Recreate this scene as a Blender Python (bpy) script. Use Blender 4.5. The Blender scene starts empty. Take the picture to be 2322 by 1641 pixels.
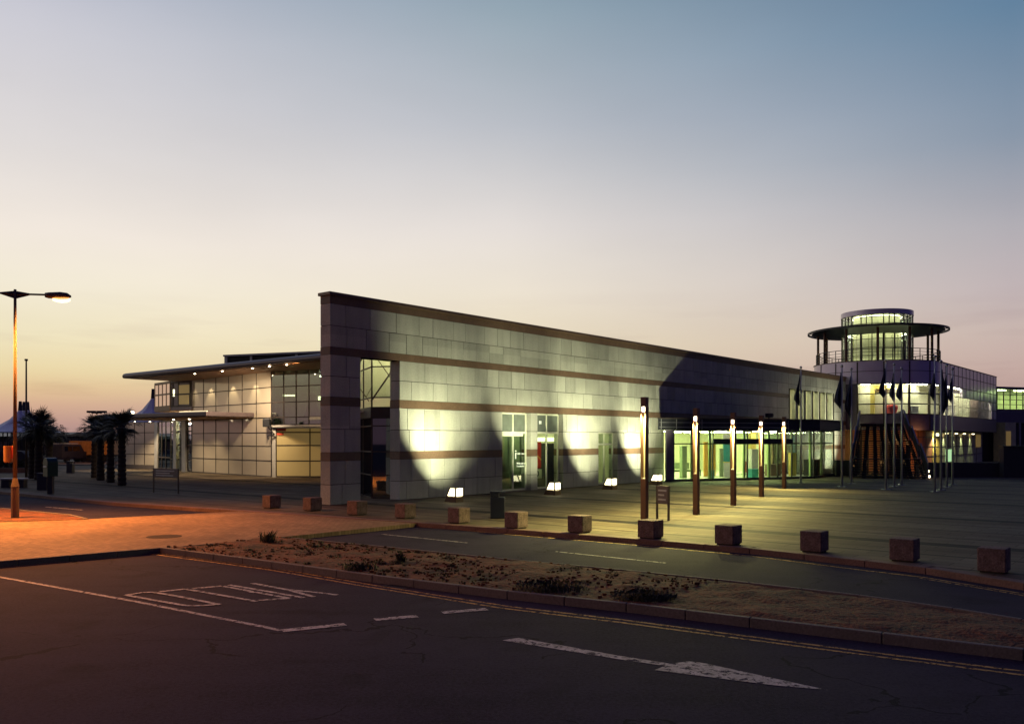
import bpy, math, random
from mathutils import Vector, Matrix
R = math.radians
rnd = random.Random(7)
sc = bpy.context.scene
COL = sc.collection
F = 1958.0; U0 = 1161.0; V0 = 996.0; H = 2.4       # photograph's focal length, principal point and eye height
RZ = -0.12                                          # road level (plaza is 0)

def G(u, v, z=0.0):                                 # ground point seen at (u, v)
    Y = F*(H-z)/(v-V0); return Vector(((u-U0)/F*Y, Y, z))
def P(u, v, Y): return Vector(((u-U0)/F*Y, Y, H-(v-V0)*Y/F))
def XY(u, Y): return Vector(((u-U0)/F*Y, Y, 0))

# ------------------------------------------------------------------ materials
M = {}
def mat(name, col, rough=0.6, metal=0.0, vary=0.12, scale=3.0, bump=0.0, bscale=40.0, emit=None, estr=0.0, spec=0.5, speck=0.0, island=0.0, coat=0.0, streak=0.0):
    m = bpy.data.materials.new(name); m.use_nodes = True
    nt = m.node_tree; b = nt.nodes['Principled BSDF']; L = nt.links.new
    tc = nt.nodes.new('ShaderNodeTexCoord')
    n = nt.nodes.new('ShaderNodeTexNoise'); n.inputs['Scale'].default_value = scale; n.inputs['Detail'].default_value = 6
    L(tc.outputs['Object'], n.inputs['Vector'])
    hsv = nt.nodes.new('ShaderNodeHueSaturation'); hsv.inputs['Color'].default_value = (*col, 1)
    mr = nt.nodes.new('ShaderNodeMapRange'); mr.inputs[1].default_value = .3; mr.inputs[2].default_value = .7
    mr.inputs[3].default_value = 1-vary; mr.inputs[4].default_value = 1+vary
    L(n.outputs['Fac'], mr.inputs[0]); val = mr.outputs[0]
    def mul(a, bsock):
        k = nt.nodes.new('ShaderNodeMath'); k.operation = 'MULTIPLY'; L(a, k.inputs[0]); L(bsock, k.inputs[1]); return k.outputs[0]
    if speck:
        n2 = nt.nodes.new('ShaderNodeTexNoise'); n2.inputs['Scale'].default_value = 28; n2.inputs['Detail'].default_value = 3
        L(tc.outputs['Object'], n2.inputs['Vector'])
        r2 = nt.nodes.new('ShaderNodeMapRange'); r2.inputs[1].default_value = .35; r2.inputs[2].default_value = .65
        r2.inputs[3].default_value = 1-speck; r2.inputs[4].default_value = 1+speck
        L(n2.outputs['Fac'], r2.inputs[0]); val = mul(val, r2.outputs[0])
    if streak:
        mp = nt.nodes.new('ShaderNodeMapping'); mp.inputs['Scale'].default_value = (3.5, 3.5, .35); L(tc.outputs['Object'], mp.inputs[0])
        n4 = nt.nodes.new('ShaderNodeTexNoise'); n4.inputs['Scale'].default_value = 1.0; n4.inputs['Detail'].default_value = 7; L(mp.outputs[0], n4.inputs['Vector'])
        r4 = nt.nodes.new('ShaderNodeMapRange'); r4.inputs[1].default_value = .38; r4.inputs[2].default_value = .6; r4.inputs[3].default_value = 1-streak; r4.inputs[4].default_value = 1.04
        L(n4.outputs['Fac'], r4.inputs[0]); val = mul(val, r4.outputs[0])
    if island:
        g = nt.nodes.new('ShaderNodeNewGeometry')
        r3 = nt.nodes.new('ShaderNodeMapRange'); r3.inputs[3].default_value = 1-island; r3.inputs[4].default_value = 1+island
        L(g.outputs['Random Per Island'], r3.inputs[0]); val = mul(val, r3.outputs[0])
    L(val, hsv.inputs['Value']); L(hsv.outputs['Color'], b.inputs['Base Color'])
    b.inputs['Roughness'].default_value = rough; b.inputs['Metallic'].default_value = metal
    b.inputs['Specular IOR Level'].default_value = spec; b.inputs['Coat Weight'].default_value = coat
    if bump:
        n3 = nt.nodes.new('ShaderNodeTexNoise'); n3.inputs['Scale'].default_value = bscale; n3.inputs['Detail'].default_value = 8
        L(tc.outputs['Object'], n3.inputs['Vector'])
        bp = nt.nodes.new('ShaderNodeBump'); bp.inputs['Strength'].default_value = bump; bp.inputs['Distance'].default_value = .05
        L(n3.outputs['Fac'], bp.inputs['Height']); L(bp.outputs['Normal'], b.inputs['Normal'])
    if emit:
        b.inputs['Emission Color'].default_value = (*emit, 1); b.inputs['Emission Strength'].default_value = estr
    M[name] = m; return m
def glass(name, tint=(.85, .9, .88), boost=.06, rough=.02, extra_dark=0.0):
    m = bpy.data.materials.new(name); m.use_nodes = True; nt = m.node_tree; nt.nodes.clear(); L = nt.links.new
    o = nt.nodes.new('ShaderNodeOutputMaterial'); mx = nt.nodes.new('ShaderNodeMixShader')
    t = nt.nodes.new('ShaderNodeBsdfTransparent'); t.inputs[0].default_value = (*tint, 1)
    g = nt.nodes.new('ShaderNodeBsdfGlossy'); g.inputs['Roughness'].default_value = rough; g.inputs[0].default_value = (.9, .93, 1, 1)
    ge = nt.nodes.new('ShaderNodeNewGeometry'); dt = nt.nodes.new('ShaderNodeVectorMath'); dt.operation = 'DOT_PRODUCT'
    L(ge.outputs['Incoming'], dt.inputs[0]); L(ge.outputs['Normal'], dt.inputs[1])
    def mm(op, x, y):
        k = nt.nodes.new('ShaderNodeMath'); k.operation = op
        for i_, q_ in enumerate((x, y)):
            if q_ is None: continue
            if isinstance(q_, (int, float)): k.inputs[i_].default_value = q_
            else: L(q_, k.inputs[i_])
        return k.outputs[0]
    fr_ = mm('ADD', mm('MULTIPLY', mm('POWER', mm('SUBTRACT', 1.0, mm('ABSOLUTE', dt.outputs['Value'], None)), 5.0), .9), .04)
    n = nt.nodes.new('ShaderNodeTexNoise'); n.inputs['Scale'].default_value = .6
    bp = nt.nodes.new('ShaderNodeBump'); bp.inputs['Strength'].default_value = .06; bp.inputs['Distance'].default_value = .03
    L(n.outputs['Fac'], bp.inputs['Height']); L(bp.outputs[0], g.inputs['Normal'])
    a = nt.nodes.new('ShaderNodeMath'); a.operation = 'ADD'; a.use_clamp = True; a.inputs[1].default_value = boost
    L(fr_, a.inputs[0]); L(a.outputs[0], mx.inputs[0]); L(t.outputs[0], mx.inputs[1]); L(g.outputs[0], mx.inputs[2]); L(mx.outputs[0], o.inputs[0])
    M[name] = m; return m
def emis(name, col, s):
    m = bpy.data.materials.new(name); m.use_nodes = True; nt = m.node_tree; b = nt.nodes['Principled BSDF']
    b.inputs['Base Color'].default_value = (*[c*.6 for c in col], 1)
    b.inputs['Emission Color'].default_value = (*col, 1); b.inputs['Emission Strength'].default_value = s
    M[name] = m; return m

mat('stone', (.38, .385, .34), .75, vary=.13, scale=.8, speck=.20, island=.15, bump=.35, bscale=60, streak=.07)
mat('brown_stone', (.13, .08, .05), .6, vary=.15, scale=2, speck=.28, bump=.15)
mat('mortar', (.035, .032, .028), .9); mat('grey_blank', (.13, .15, .13), .25); mat('blind_grey', (.17, .20, .14), .8)
mat('dark_metal', (.025, .027, .035), .45, metal=.3)
mat('brown_metal', (.13, .085, .06), .45, metal=.4)
mat('grey_metal', (.35, .35, .36), .4, metal=.7)
mat('pale_metal', (.5, .5, .48), .45, metal=.2)
mat('frame_dark', (.05, .04, .035), .5, metal=.2)
mat('frame_white', (.6, .62, .5), .5)
mat('frame_green', (.28, .36, .16), .5)
mat('white_panel', (.52, .46, .36), .3, vary=.05, scale=.5, spec=.5, coat=1.0); M['white_panel'].node_tree.nodes['Principled BSDF'].inputs['Coat Roughness'].default_value = .10; M['white_panel'].node_tree.nodes['Principled BSDF'].inputs['Coat IOR'].default_value = 1.8
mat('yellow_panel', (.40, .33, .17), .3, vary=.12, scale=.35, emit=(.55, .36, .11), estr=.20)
mat('pink_panel', (.6, .5, .45), .35, emit=(1, .62, .38), estr=.42)
mat('roof_metal', (.13, .10, .11), .45, metal=.4)
mat('soffit', (.36, .20, .12), .6)
mat('purple_panel', (.60, .52, .66), .3, metal=.25, vary=.06, scale=.4, spec=.5)
mat('spandrel', (.13, .11, .15), .3, metal=.2)
mat('cream', (.75, .72, .55), .7, vary=.05)
mat('cream_dim', (.5, .48, .33), .7)
mat('white_in', (.8, .8, .76), .6)
mat('floor_in', (.6, .6, .52), .3)
mat('orange_in', (.75, .38, .08), .6)
mat('yellow_in', (.75, .6, .15), .6)
mat('red_in', (.65, .04, .03), .5)
mat('teal_in', (.03, .25, .28), .6)
mat('green_in', (.22, .27, .17), .6)
mat('dark_in', (.03, .03, .035), .6)
mat('orange_brick', (.42, .17, .08), .7, vary=.1)
mat('flag', (.02, .024, .06), .8)
mat('trunk', (.035, .025, .02), .95, vary=.3, scale=8, bump=.6, bscale=20)
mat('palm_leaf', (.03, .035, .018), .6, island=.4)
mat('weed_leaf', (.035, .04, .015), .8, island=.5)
mat('bollard_stone', (.15, .095, .085), .9, vary=.3, scale=5, speck=.3, bump=.8)
mat('kerb_stone', (.10, .085, .08), .8, vary=.15, scale=1.5, speck=.15, bump=.2)
mat('kerb_red', (.13, .07, .055), .8, vary=.2, scale=1.5, speck=.2, bump=.2)
def paint(name, col, thr):
    m = mat(name, col, .75, vary=.3, scale=6, speck=.25); nt = m.node_tree; L = nt.links.new
    b = nt.nodes['Principled BSDF']; o = nt.nodes['Material Output']; tc = nt.nodes.new('ShaderNodeTexCoord')
    a = nt.nodes.new('ShaderNodeTexNoise'); a.inputs['Scale'].default_value = 9; a.inputs['Detail'].default_value = 9; a.inputs['Roughness'].default_value = .75; L(tc.outputs['Object'], a.inputs['Vector'])
    r_ = nt.nodes.new('ShaderNodeMapRange'); r_.inputs[1].default_value = thr; r_.inputs[2].default_value = thr+.07; r_.inputs[3].default_value = .12; L(a.outputs['Fac'], r_.inputs[0])
    t = nt.nodes.new('ShaderNodeBsdfTransparent'); x = nt.nodes.new('ShaderNodeMixShader'); L(r_.outputs[0], x.inputs[0]); L(t.outputs[0], x.inputs[1]); L(b.outputs[0], x.inputs[2]); L(x.outputs[0], o.inputs[0])
paint('paint_white', (.36, .33, .32), .42); paint('paint_yellow', (.42, .24, .05), .43)
mat('post_metal', (.10, .07, .05), .7)
mat('bin_dark', (.012, .016, .035), .4)
mat('box_green', (.01, .05, .025), .35)
mat('bin_yellow', (.45, .22, .05), .5)
mat('bin_red', (.5, .06, .03), .5)
mat('sign_board', (.16, .11, .09), .6)
mat('sign_text', (.55, .5, .42), .6)
mat('tent', (.95, .92, .86), .6, vary=.05)
mat('container', (.55, .27, .07), .6, vary=.2)
mat('shed', (.035, .03, .04), .8)
mat('hill', (.05, .045, .06), 1)
mat('tyre', (.012, .012, .012), .8)
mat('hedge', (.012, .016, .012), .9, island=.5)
mat('darkwall', (.03, .03, .04), .8)
mat('reflector', (.36, .32, .24), .6)
mat('bronze', (.10, .035, .022), .5, metal=.2)
glass('glass', (.92,.95,.92), .03); glass('glass_dark', (.30, .33, .36), .10); glass('glass_green', (.84, .90, .80), .04)
glass('glass_mirror', (.60, .70, .64), .22)
emis('tube_white', (1, .93, .60), 42.0); emis('tube_green', (.80, 1, .42), 62.0); emis('tube_tower', (1, .96, .68), 85); emis('tube_look', (1, .98, .72), 15); emis('tube_dim', (1, .88, .62), 20); emis('tube_shop', (.9, 1, .62), 14); emis('lamp_sodium', (1, .50, .14), 14); emis('green_pane', (.6,1,.5), .7)
emis('lamp_warm', (1, .84, .58), 11); emis('lamp_flood', (1, .88, .50), 6); emis('down_lamp', (1, .82, .5), 22)
emis('canopy_strip', (1,.8,.45), 1.2); emis('tiny_lamp', (1, .8, .45), 12); emis('bright_panel', (1, .95, .55), 3.5)
emis('orange_lamp', (1, .45, .12), 4)

# ------------------------------------------------------------------ mesh helper (authored in world coordinates)
class MB:
    def __init__(s, m=None): s.v = []; s.f = []; s.m = m or Matrix()
    def add(s, vs, fs):
        k = len(s.v); s.v += [s.m @ Vector(p) for p in vs]; s.f += [[i+k for i in q] for q in fs]; return s
    def box(s, x0, x1, y0, y1, z0, z1):
        return s.add([(x0,y0,z0),(x1,y0,z0),(x1,y1,z0),(x0,y1,z0),(x0,y0,z1),(x1,y0,z1),(x1,y1,z1),(x0,y1,z1)],
                     [(0,3,2,1),(4,5,6,7),(0,1,5,4),(1,2,6,5),(2,3,7,6),(3,0,4,7)])
    def prism(s, poly, z0, z1):
        n = len(poly)
        a = sum(poly[i][0]*poly[(i+1)%n][1]-poly[(i+1)%n][0]*poly[i][1] for i in range(n))
        if a < 0: poly = list(reversed(poly))
        vs = [(p[0],p[1],z0) for p in poly]+[(p[0],p[1],z1) for p in poly]
        fs = [list(range(n-1,-1,-1)), list(range(n,2*n))]+[(i,(i+1)%n,n+(i+1)%n,n+i) for i in range(n)]
        return s.add(vs, fs)
    def sheet(s, poly, z):
        n = len(poly); a = sum(poly[i][0]*poly[(i+1)%n][1]-poly[(i+1)%n][0]*poly[i][1] for i in range(n))
        if a < 0: poly = list(reversed(poly))
        return s.add([(p[0],p[1],z) for p in poly], [list(range(n))])
    def bar(s, p, q, w, h=None):
        p, q = Vector(p), Vector(q); h = h or w; d = (q-p); L = d.length
        if L < 1e-6: return s
        d.normalize(); up = Vector((0,0,1)) if abs(d.z) < .95 else Vector((1,0,0))
        x = d.cross(up).normalized(); y = x.cross(d).normalized()
        vs = []
        for c in (p, q):
            for a, b in ((-1,-1),(1,-1),(1,1),(-1,1)): vs.append(c+x*a*w/2+y*b*h/2)
        return s.add(vs, [(0,1,2,3),(7,6,5,4),(0,4,5,1),(1,5,6,2),(2,6,7,3),(3,7,4,0)])
    def tube(s, p, q, r0, r1=None, n=12):
        p, q = Vector(p), Vector(q); r1 = r0 if r1 is None else r1; d = (q-p).normalized()
        up = Vector((0,0,1)) if abs(d.z) < .95 else Vector((1,0,0)); x = d.cross(up).normalized(); y = x.cross(d)
        vs = [c+(x*math.cos(2*math.pi*i/n)+y*math.sin(2*math.pi*i/n))*r for c, r in ((p,r0),(q,r1)) for i in range(n)]
        return s.add(vs, [list(range(n)), list(range(2*n-1,n-1,-1))]+[(i,n+i,n+(i+1)%n,(i+1)%n) for i in range(n)])
    def lathe(s, c, prof, n=24, a0=0, a1=2*math.pi):
        full = abs(a1-a0-2*math.pi) < 1e-4; m = n if full else n+1; c = Vector(c)
        vs = [c+Vector((math.cos(a0+(a1-a0)*i/n)*r, math.sin(a0+(a1-a0)*i/n)*r, z)) for r, z in prof for i in range(m)]
        fs = []
        for j in range(len(prof)-1):
            for i in range(n):
                k = (i+1) % m
                fs.append((j*m+i, j*m+k, (j+1)*m+k, (j+1)*m+i))
        return s.add(vs, fs)
    def arc(s, c, r0, r1, a0, a1, z0, z1, n=24):     # solid curved wall
        c = Vector(c); vs = []
        for i in range(n+1):
            a = a0+(a1-a0)*i/n; e = Vector((math.cos(a), math.sin(a), 0))
            vs += [c+e*r0+Vector((0,0,z0)), c+e*r1+Vector((0,0,z0)), c+e*r1+Vector((0,0,z1)), c+e*r0+Vector((0,0,z1))]
        fs = [(3,2,1,0), tuple(4*n+k for k in range(4))]
        for i in range(n):
            for k in range(4): fs.append((4*i+k, 4*i+(k+1)%4, 4*i+4+(k+1)%4, 4*i+4+k))
        return s.add(vs, fs)
    def build(s, name, m, parent=None, smooth=False, bevel=0.0):
        me = bpy.data.meshes.new(name); inv = parent['_f'] if False else (PM.get(parent, Matrix()).inverted() if parent else Matrix())
        me.from_pydata([inv @ p for p in s.v], [], s.f); me.validate()
        me.materials.append(M[m])
        o = bpy.data.objects.new(name, me); COL.objects.link(o)
        if parent: o.parent = parent; PM[o] = PM[parent]
        if smooth:
            for p in me.polygons: p.use_smooth = True
        if bevel:
            b = o.modifiers.new('bevel', 'BEVEL'); b.width = bevel; b.segments = 2; b.limit_method = 'ANGLE'
        return o
PM = {}
def frame(o, d):
    d = Vector((d[0], d[1], 0)).normalized(); o = Vector(o)
    return Matrix(((d.x,-d.y,0,o.x),(d.y,d.x,0,o.y),(0,0,1,o.z if len(o) > 2 else 0),(0,0,0,1)))
def thing(name, label, cat, loc=(0,0,0), d=(1,0), group=None):
    o = bpy.data.objects.new(name, None); COL.objects.link(o); m = frame(Vector(loc), d)
    o.empty_display_size = .2; o.location = m.to_translation(); o.rotation_euler = (0,0,math.atan2(d[1], d[0])); PM[o] = m
    return tag(o, label, cat, group)
def tag(o, label, cat, group=None):
    o['label'] = label; o['category'] = cat
    if group: o['group'] = group
    return o
def struct(o, kind='structure'): o['kind'] = kind; return o
def dup(root, loc, label, d=None, scale=None):
    def cp(o, par):
        c = o.copy(); COL.objects.link(c); c.parent = par
        for ch in [x for x in bpy.data.objects if x.parent == o]: cp(ch, c)
        return c
    r = cp(root, None); r.location = loc; r['label'] = label
    if d is not None: r.rotation_euler = (0,0,math.atan2(d[1], d[0]))
    if scale: r.scale = (scale,)*3
    return r
def lamp(name, kind, loc, power, col, target=None, size=60, blend=.3, rad=.05):
    l = bpy.data.lights.new(name, kind); l.energy = power; l.color = col
    o = bpy.data.objects.new(name, l); COL.objects.link(o); o.location = loc
    if kind == 'SPOT': l.spot_size = R(size); l.spot_blend = blend; l.shadow_soft_size = rad
    elif kind == 'POINT': l.shadow_soft_size = rad
    elif kind == 'AREA': l.shape = 'DISK'; l.size = rad
    if target is not None:
        o.rotation_euler = (Vector(target)-Vector(loc)).to_track_quat('-Z', 'Y').to_euler()
    return o
def grid_frame(mb, W, zs, xs, w=.06, y0=-.03, y1=.05, edge=None):
    for x in xs: mb.box(x-w/2, x+w/2, y0, y1, zs[0], zs[-1])
    for z in zs: 
        for a, b in zip(xs[:-1], xs[1:]): mb.box(a+w/2, b-w/2, y0+.004, y1-.004, z-w/2, z+w/2)

# ------------------------------------------------------------------ directions
D1 = Vector((.6361, .7716, 0)); D2 = Vector((-.7716, .6361, 0)); N = -D2
W0 = Vector((-6.65, 31.54, 0))
def WP(t, y=0, z=0): return W0+D1*t+D2*y+Vector((0,0,z))
MW = frame(W0, D1)

# ------------------------------------------------------------------ ground
def node_ground(name, build):
    m = bpy.data.materials.new(name); m.use_nodes = True; nt = m.node_tree; build(nt, nt.nodes['Principled BSDF'], nt.links.new); M[name] = m
def nd(nt, t, **k):
    n = nt.nodes.new(t)
    for a, b in k.items(): setattr(n, a, b)
    return n
def mth(nt, op, a, b=None, clamp=False):
    n = nt.nodes.new('ShaderNodeMath'); n.operation = op; n.use_clamp = clamp
    for i, x in enumerate((a, b)):
        if x is None: continue
        if isinstance(x, (int, float)): n.inputs[i].default_value = x
        else: nt.links.new(x, n.inputs[i])
    return n.outputs[0]
def asphalt(nt, b, L):
    tc = nd(nt, 'ShaderNodeTexCoord')
    def noise(s, d=6, st=None):
        n = nd(nt, 'ShaderNodeTexNoise'); n.inputs['Scale'].default_value = s; n.inputs['Detail'].default_value = d
        src = tc.outputs['Object']
        if st:
            mp = nd(nt, 'ShaderNodeMapping'); mp.inputs['Scale'].default_value = st; L(src, mp.inputs[0]); src = mp.outputs[0]
        L(src, n.inputs['Vector']); return n.outputs['Fac']
    a = noise(.35); c = noise(2.2, 8); f = noise(90, 3); st = noise(.5, 5, (.25, 2.2, 1))
    ro = nd(nt, 'ShaderNodeMapping'); ro.inputs['Rotation'].default_value = (0,0,R(34.3)); ro.inputs['Scale'].default_value = (.12, 1.5, 1); L(tc.outputs['Object'], ro.inputs[0])
    ln = nd(nt, 'ShaderNodeTexNoise'); ln.inputs['Scale'].default_value = 1.2; ln.inputs['Detail'].default_value = 6; L(ro.outputs[0], ln.inputs['Vector']); st = ln.outputs['Fac']; c2 = noise(24, 4); sp_ = noise(.9, 5)
    v = mth(nt, 'ADD', mth(nt, 'MULTIPLY', a, 1.1), mth(nt, 'MULTIPLY', c, .6))
    v = mth(nt, 'ADD', v, mth(nt, 'MULTIPLY', st, .7)); v = mth(nt, 'ADD', v, mth(nt, 'MULTIPLY', mth(nt, 'SUBTRACT', f, .22), 1.7))
    v = mth(nt, 'ADD', v, mth(nt, 'MULTIPLY', mth(nt, 'SUBTRACT', c2, .5), 1.5))
    v = mth(nt, 'MULTIPLY', mth(nt, 'SUBTRACT', v, .75), .85, True)
    v = mth(nt, 'MULTIPLY', v, mth(nt, 'SUBTRACT', 1.0, mth(nt, 'MULTIPLY', mth(nt, 'MULTIPLY', mth(nt, 'SUBTRACT', sp_, .60), 9.0, True), .45)))
    r = nd(nt, 'ShaderNodeValToRGB'); e = r.color_ramp.elements
    e[0].position = .1; e[0].color = (.006, .006, .014, 1); e[1].position = 1; e[1].color = (.036, .031, .056, 1)
    vo = nd(nt, 'ShaderNodeTexVoronoi', feature='DISTANCE_TO_EDGE'); vo.inputs['Scale'].default_value = .33
    wn = nd(nt, 'ShaderNodeTexNoise'); wn.inputs['Scale'].default_value = 1.5; wn.inputs['Detail'].default_value = 6; L(tc.outputs['Object'], wn.inputs['Vector'])
    av = nd(nt, 'ShaderNodeVectorMath', operation='MULTIPLY_ADD'); av.inputs[1].default_value = (1.2,1.2,0); L(wn.outputs['Color'], av.inputs[0]); L(tc.outputs['Object'], av.inputs[2]); L(av.outputs[0], vo.inputs['Vector'])
    ck = mth(nt, 'MULTIPLY', mth(nt, 'LESS_THAN', vo.outputs['Distance'], .0045), mth(nt, 'GREATER_THAN', a, .52))
    v = mth(nt, 'MULTIPLY', v, mth(nt, 'SUBTRACT', 1.0, mth(nt, 'MULTIPLY', ck, .75)))
    L(v, r.inputs[0]); L(r.outputs[0], b.inputs['Base Color']); b.inputs['Roughness'].default_value = .9; b.inputs['Specular IOR Level'].default_value = .08
    bp = nd(nt, 'ShaderNodeBump'); bp.inputs['Strength'].default_value = .5; bp.inputs['Distance'].default_value = .012; L(f, bp.inputs['Height']); L(bp.outputs[0], b.inputs['Normal'])
node_ground('asphalt', asphalt)
def paving(nt, b, L, base=(.15, .118, .078), alt=(.16, .13, .10), stripes=True, bw=.9, bh=.45):
    tc = nd(nt, 'ShaderNodeTexCoord'); p = tc.outputs['Object']
    def dot(v):
        n = nd(nt, 'ShaderNodeVectorMath', operation='DOT_PRODUCT'); n.inputs[1].default_value = v; L(p, n.inputs[0]); return n.outputs['Value']
    s, d = dot(tuple(D1)), dot(tuple(D2))
    cb = nd(nt, 'ShaderNodeCombineXYZ'); L(d, cb.inputs[0]); L(s, cb.inputs[1])
    br = nd(nt, 'ShaderNodeTexBrick'); br.inputs['Scale'].default_value = 1; br.inputs['Brick Width'].default_value = bw; br.inputs['Row Height'].default_value = bh
    br.inputs['Mortar Size'].default_value = .014 if stripes else .007; br.inputs['Color1'].default_value = (*base, 1); br.inputs['Color2'].default_value = (*[c*.68 for c in base], 1)
    br.inputs['Mortar'].default_value = (*[c*.35 for c in base], 1); L(cb.outputs[0], br.inputs['Vector'])
    n = nd(nt, 'ShaderNodeTexNoise'); n.inputs['Scale'].default_value = .45; n.inputs['Detail'].default_value = 7; L(p, n.inputs['Vector'])
    hs = nd(nt, 'ShaderNodeHueSaturation'); mr = nd(nt, 'ShaderNodeMapRange'); mr.inputs[1].default_value = .3; mr.inputs[2].default_value = .7; mr.inputs[3].default_value = .72; mr.inputs[4].default_value = 1.22
    L(n.outputs['Fac'], mr.inputs[0]); L(mr.outputs[0], hs.inputs['Value']); L(br.outputs['Color'], hs.inputs['Color'])
    out = hs.outputs['Color']
    if stripes:
        def band(period, off, w, dark):
            nonlocal out
            wn = nd(nt, 'ShaderNodeTexNoise'); wn.inputs['Scale'].default_value = .3; L(p, wn.inputs['Vector'])
            sv = mth(nt, 'ADD', s, mth(nt, 'MULTIPLY', wn.outputs['Fac'], .10))
            m = mth(nt, 'LESS_THAN', mth(nt, 'MODULO', mth(nt, 'ADD', sv, off+720), period), w)
            mx = nd(nt, 'ShaderNodeMix', data_type='RGBA', blend_type='MULTIPLY'); mx.inputs['B'].default_value = (*dark, 1)
            L(m, mx.inputs['Factor']); L(out, mx.inputs['A']); out = mx.outputs['Result']
        band(7.2, -21.3+.1, .62, (.10, .07, .10)); band(1.8, -21.3+.1, .16, (.28, .24, .26)); band(3.6, -20.1, 1.0, (.74, .70, .70))
    L(out, b.inputs['Base Color']); b.inputs['Roughness'].default_value = .8; b.inputs['Specular IOR Level'].default_value = .15
    bp = nd(nt, 'ShaderNodeBump'); bp.inputs['Strength'].default_value = .35; bp.inputs['Distance'].default_value = .01
    L(br.outputs['Fac'], bp.inputs['Height']); bp.invert = True; L(bp.outputs[0], b.inputs['Normal'])
node_ground('plaza_paving', paving)
node_ground('table_paving', lambda nt, b, L: paving(nt, b, L, base=(.27, .18, .11), stripes=False, bw=.22, bh=.11))
def soil(nt, b, L):
    tc = nd(nt, 'ShaderNodeTexCoord')
    n = nd(nt, 'ShaderNodeTexNoise'); n.inputs['Scale'].default_value = 1.3; n.inputs['Detail'].default_value = 10; n.inputs['Roughness'].default_value = .75; L(tc.outputs['Object'], n.inputs['Vector'])
    n2 = nd(nt, 'ShaderNodeTexNoise'); n2.inputs['Scale'].default_value = 14; n2.inputs['Detail'].default_value = 8; L(tc.outputs['Object'], n2.inputs['Vector'])
    v = mth(nt, 'ADD', mth(nt, 'MULTIPLY', n.outputs['Fac'], .65), mth(nt, 'MULTIPLY', n2.outputs['Fac'], .35))
    r = nd(nt, 'ShaderNodeValToRGB'); e = r.color_ramp.elements
    e[0].position = .40; e[0].color = (.022, .018, .010, 1); e[1].position = .64; e[1].color = (.19, .058, .021, 1)
    k = e.new(.50); k.color = (.095, .034, .014, 1)
    L(v, r.inputs[0]); L(r.outputs[0], b.inputs['Base Color']); b.inputs['Roughness'].default_value = .95
    bp = nd(nt, 'ShaderNodeBump'); bp.inputs['Strength'].default_value = .9; bp.inputs['Distance'].default_value = .06; L(n2.outputs['Fac'], bp.inputs['Height']); L(bp.outputs[0], b.inputs['Normal'])
node_ground('soil', soil)

mb = MB(); mb.sheet([(-2500,-300),(2500,-300),(2500,3000),(-2500,3000)], RZ)
struct(mb.build('ground', 'asphalt'))
# plaza: kerb line from left to right
kerb_px = [(-700,1080),(0,1114),(256,1139),(543,1157.5),(947.5,1185),(1150,1199),(1500,1226),(1700,1243),(1961,1271),(2099,1287),(2322,1322),(2900,1440)]
kerb = [G(u, v) for u, v in kerb_px]
def offset_line(pts, w):
    out = []
    for i, p in enumerate(pts):
        a = pts[max(0,i-1)]; b = pts[min(len(pts)-1,i+1)]; d = (b-a).normalized(); out.append(Vector((p.x-d.y*w, p.y+d.x*w, p.z)))
    return out
inner = offset_line(kerb, .30)
mb = MB(); mb.prism([tuple(p[:2]) for p in inner]+[(90, 8), (110, 160), (-110, 160), (-70, 62)], RZ-.2, 0)
struct(mb.build('plaza_pavement', 'plaza_paving'))
def kerb_strip(name, pts, w, z0, z1, m, seg=1.0, bevel=.012):
    mb = MB()
    for a, b in zip(pts[:-1], pts[1:]):
        L = (b-a).length; n = max(1, int(L/seg)); d = (b-a).normalized(); nn = Vector((-d.y, d.x, 0))
        for i in range(n):
            p = a+(b-a)*(i/n)+d*.004; q = a+(b-a)*((i+1)/n)-d*.004
            mb.prism([tuple(p[:2]), tuple(q[:2]), tuple((q+nn*w)[:2]), tuple((p+nn*w)[:2])], z0, z1)
    return struct(mb.build(name, m, bevel=bevel))
kerb_strip('plaza_kerb', kerb, .292, RZ-.15, .006, 'kerb_red')
# raised brick crossing
tab = [(-700,1330),(363,1241.8),(643,1216.5),(947.5,1185.2),(543,1158.5),(300,1171),(192,1177),(0,1183),(-700,1200)]
tp = [G(u, v, -.012) for u, v in tab]
mb = MB(); mb.prism([tuple(p[:2]) for p in tp], RZ-.1, -.012); struct(mb.build('raised_crossing_path', 'table_paving'))
kerb_strip('crossing_kerb', [tp[0], tp[1]], -.12, RZ-.12, .008, 'kerb_stone', .9)
# left island with the lamp
isl = [G(u, v) for u, v in [(-700,1142),(0,1152.5),(155,1167.5),(192,1176.4),(0,1182.4),(-700,1199)]]
mb = MB(); mb.prism([tuple(p[:2]) for p in isl], RZ-.1, .0); struct(mb.build('planting_ground', 'soil'))
kerb_strip('planting_kerb', isl[0:4], .1, RZ-.1, .02, 'kerb_stone', .9)
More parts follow.
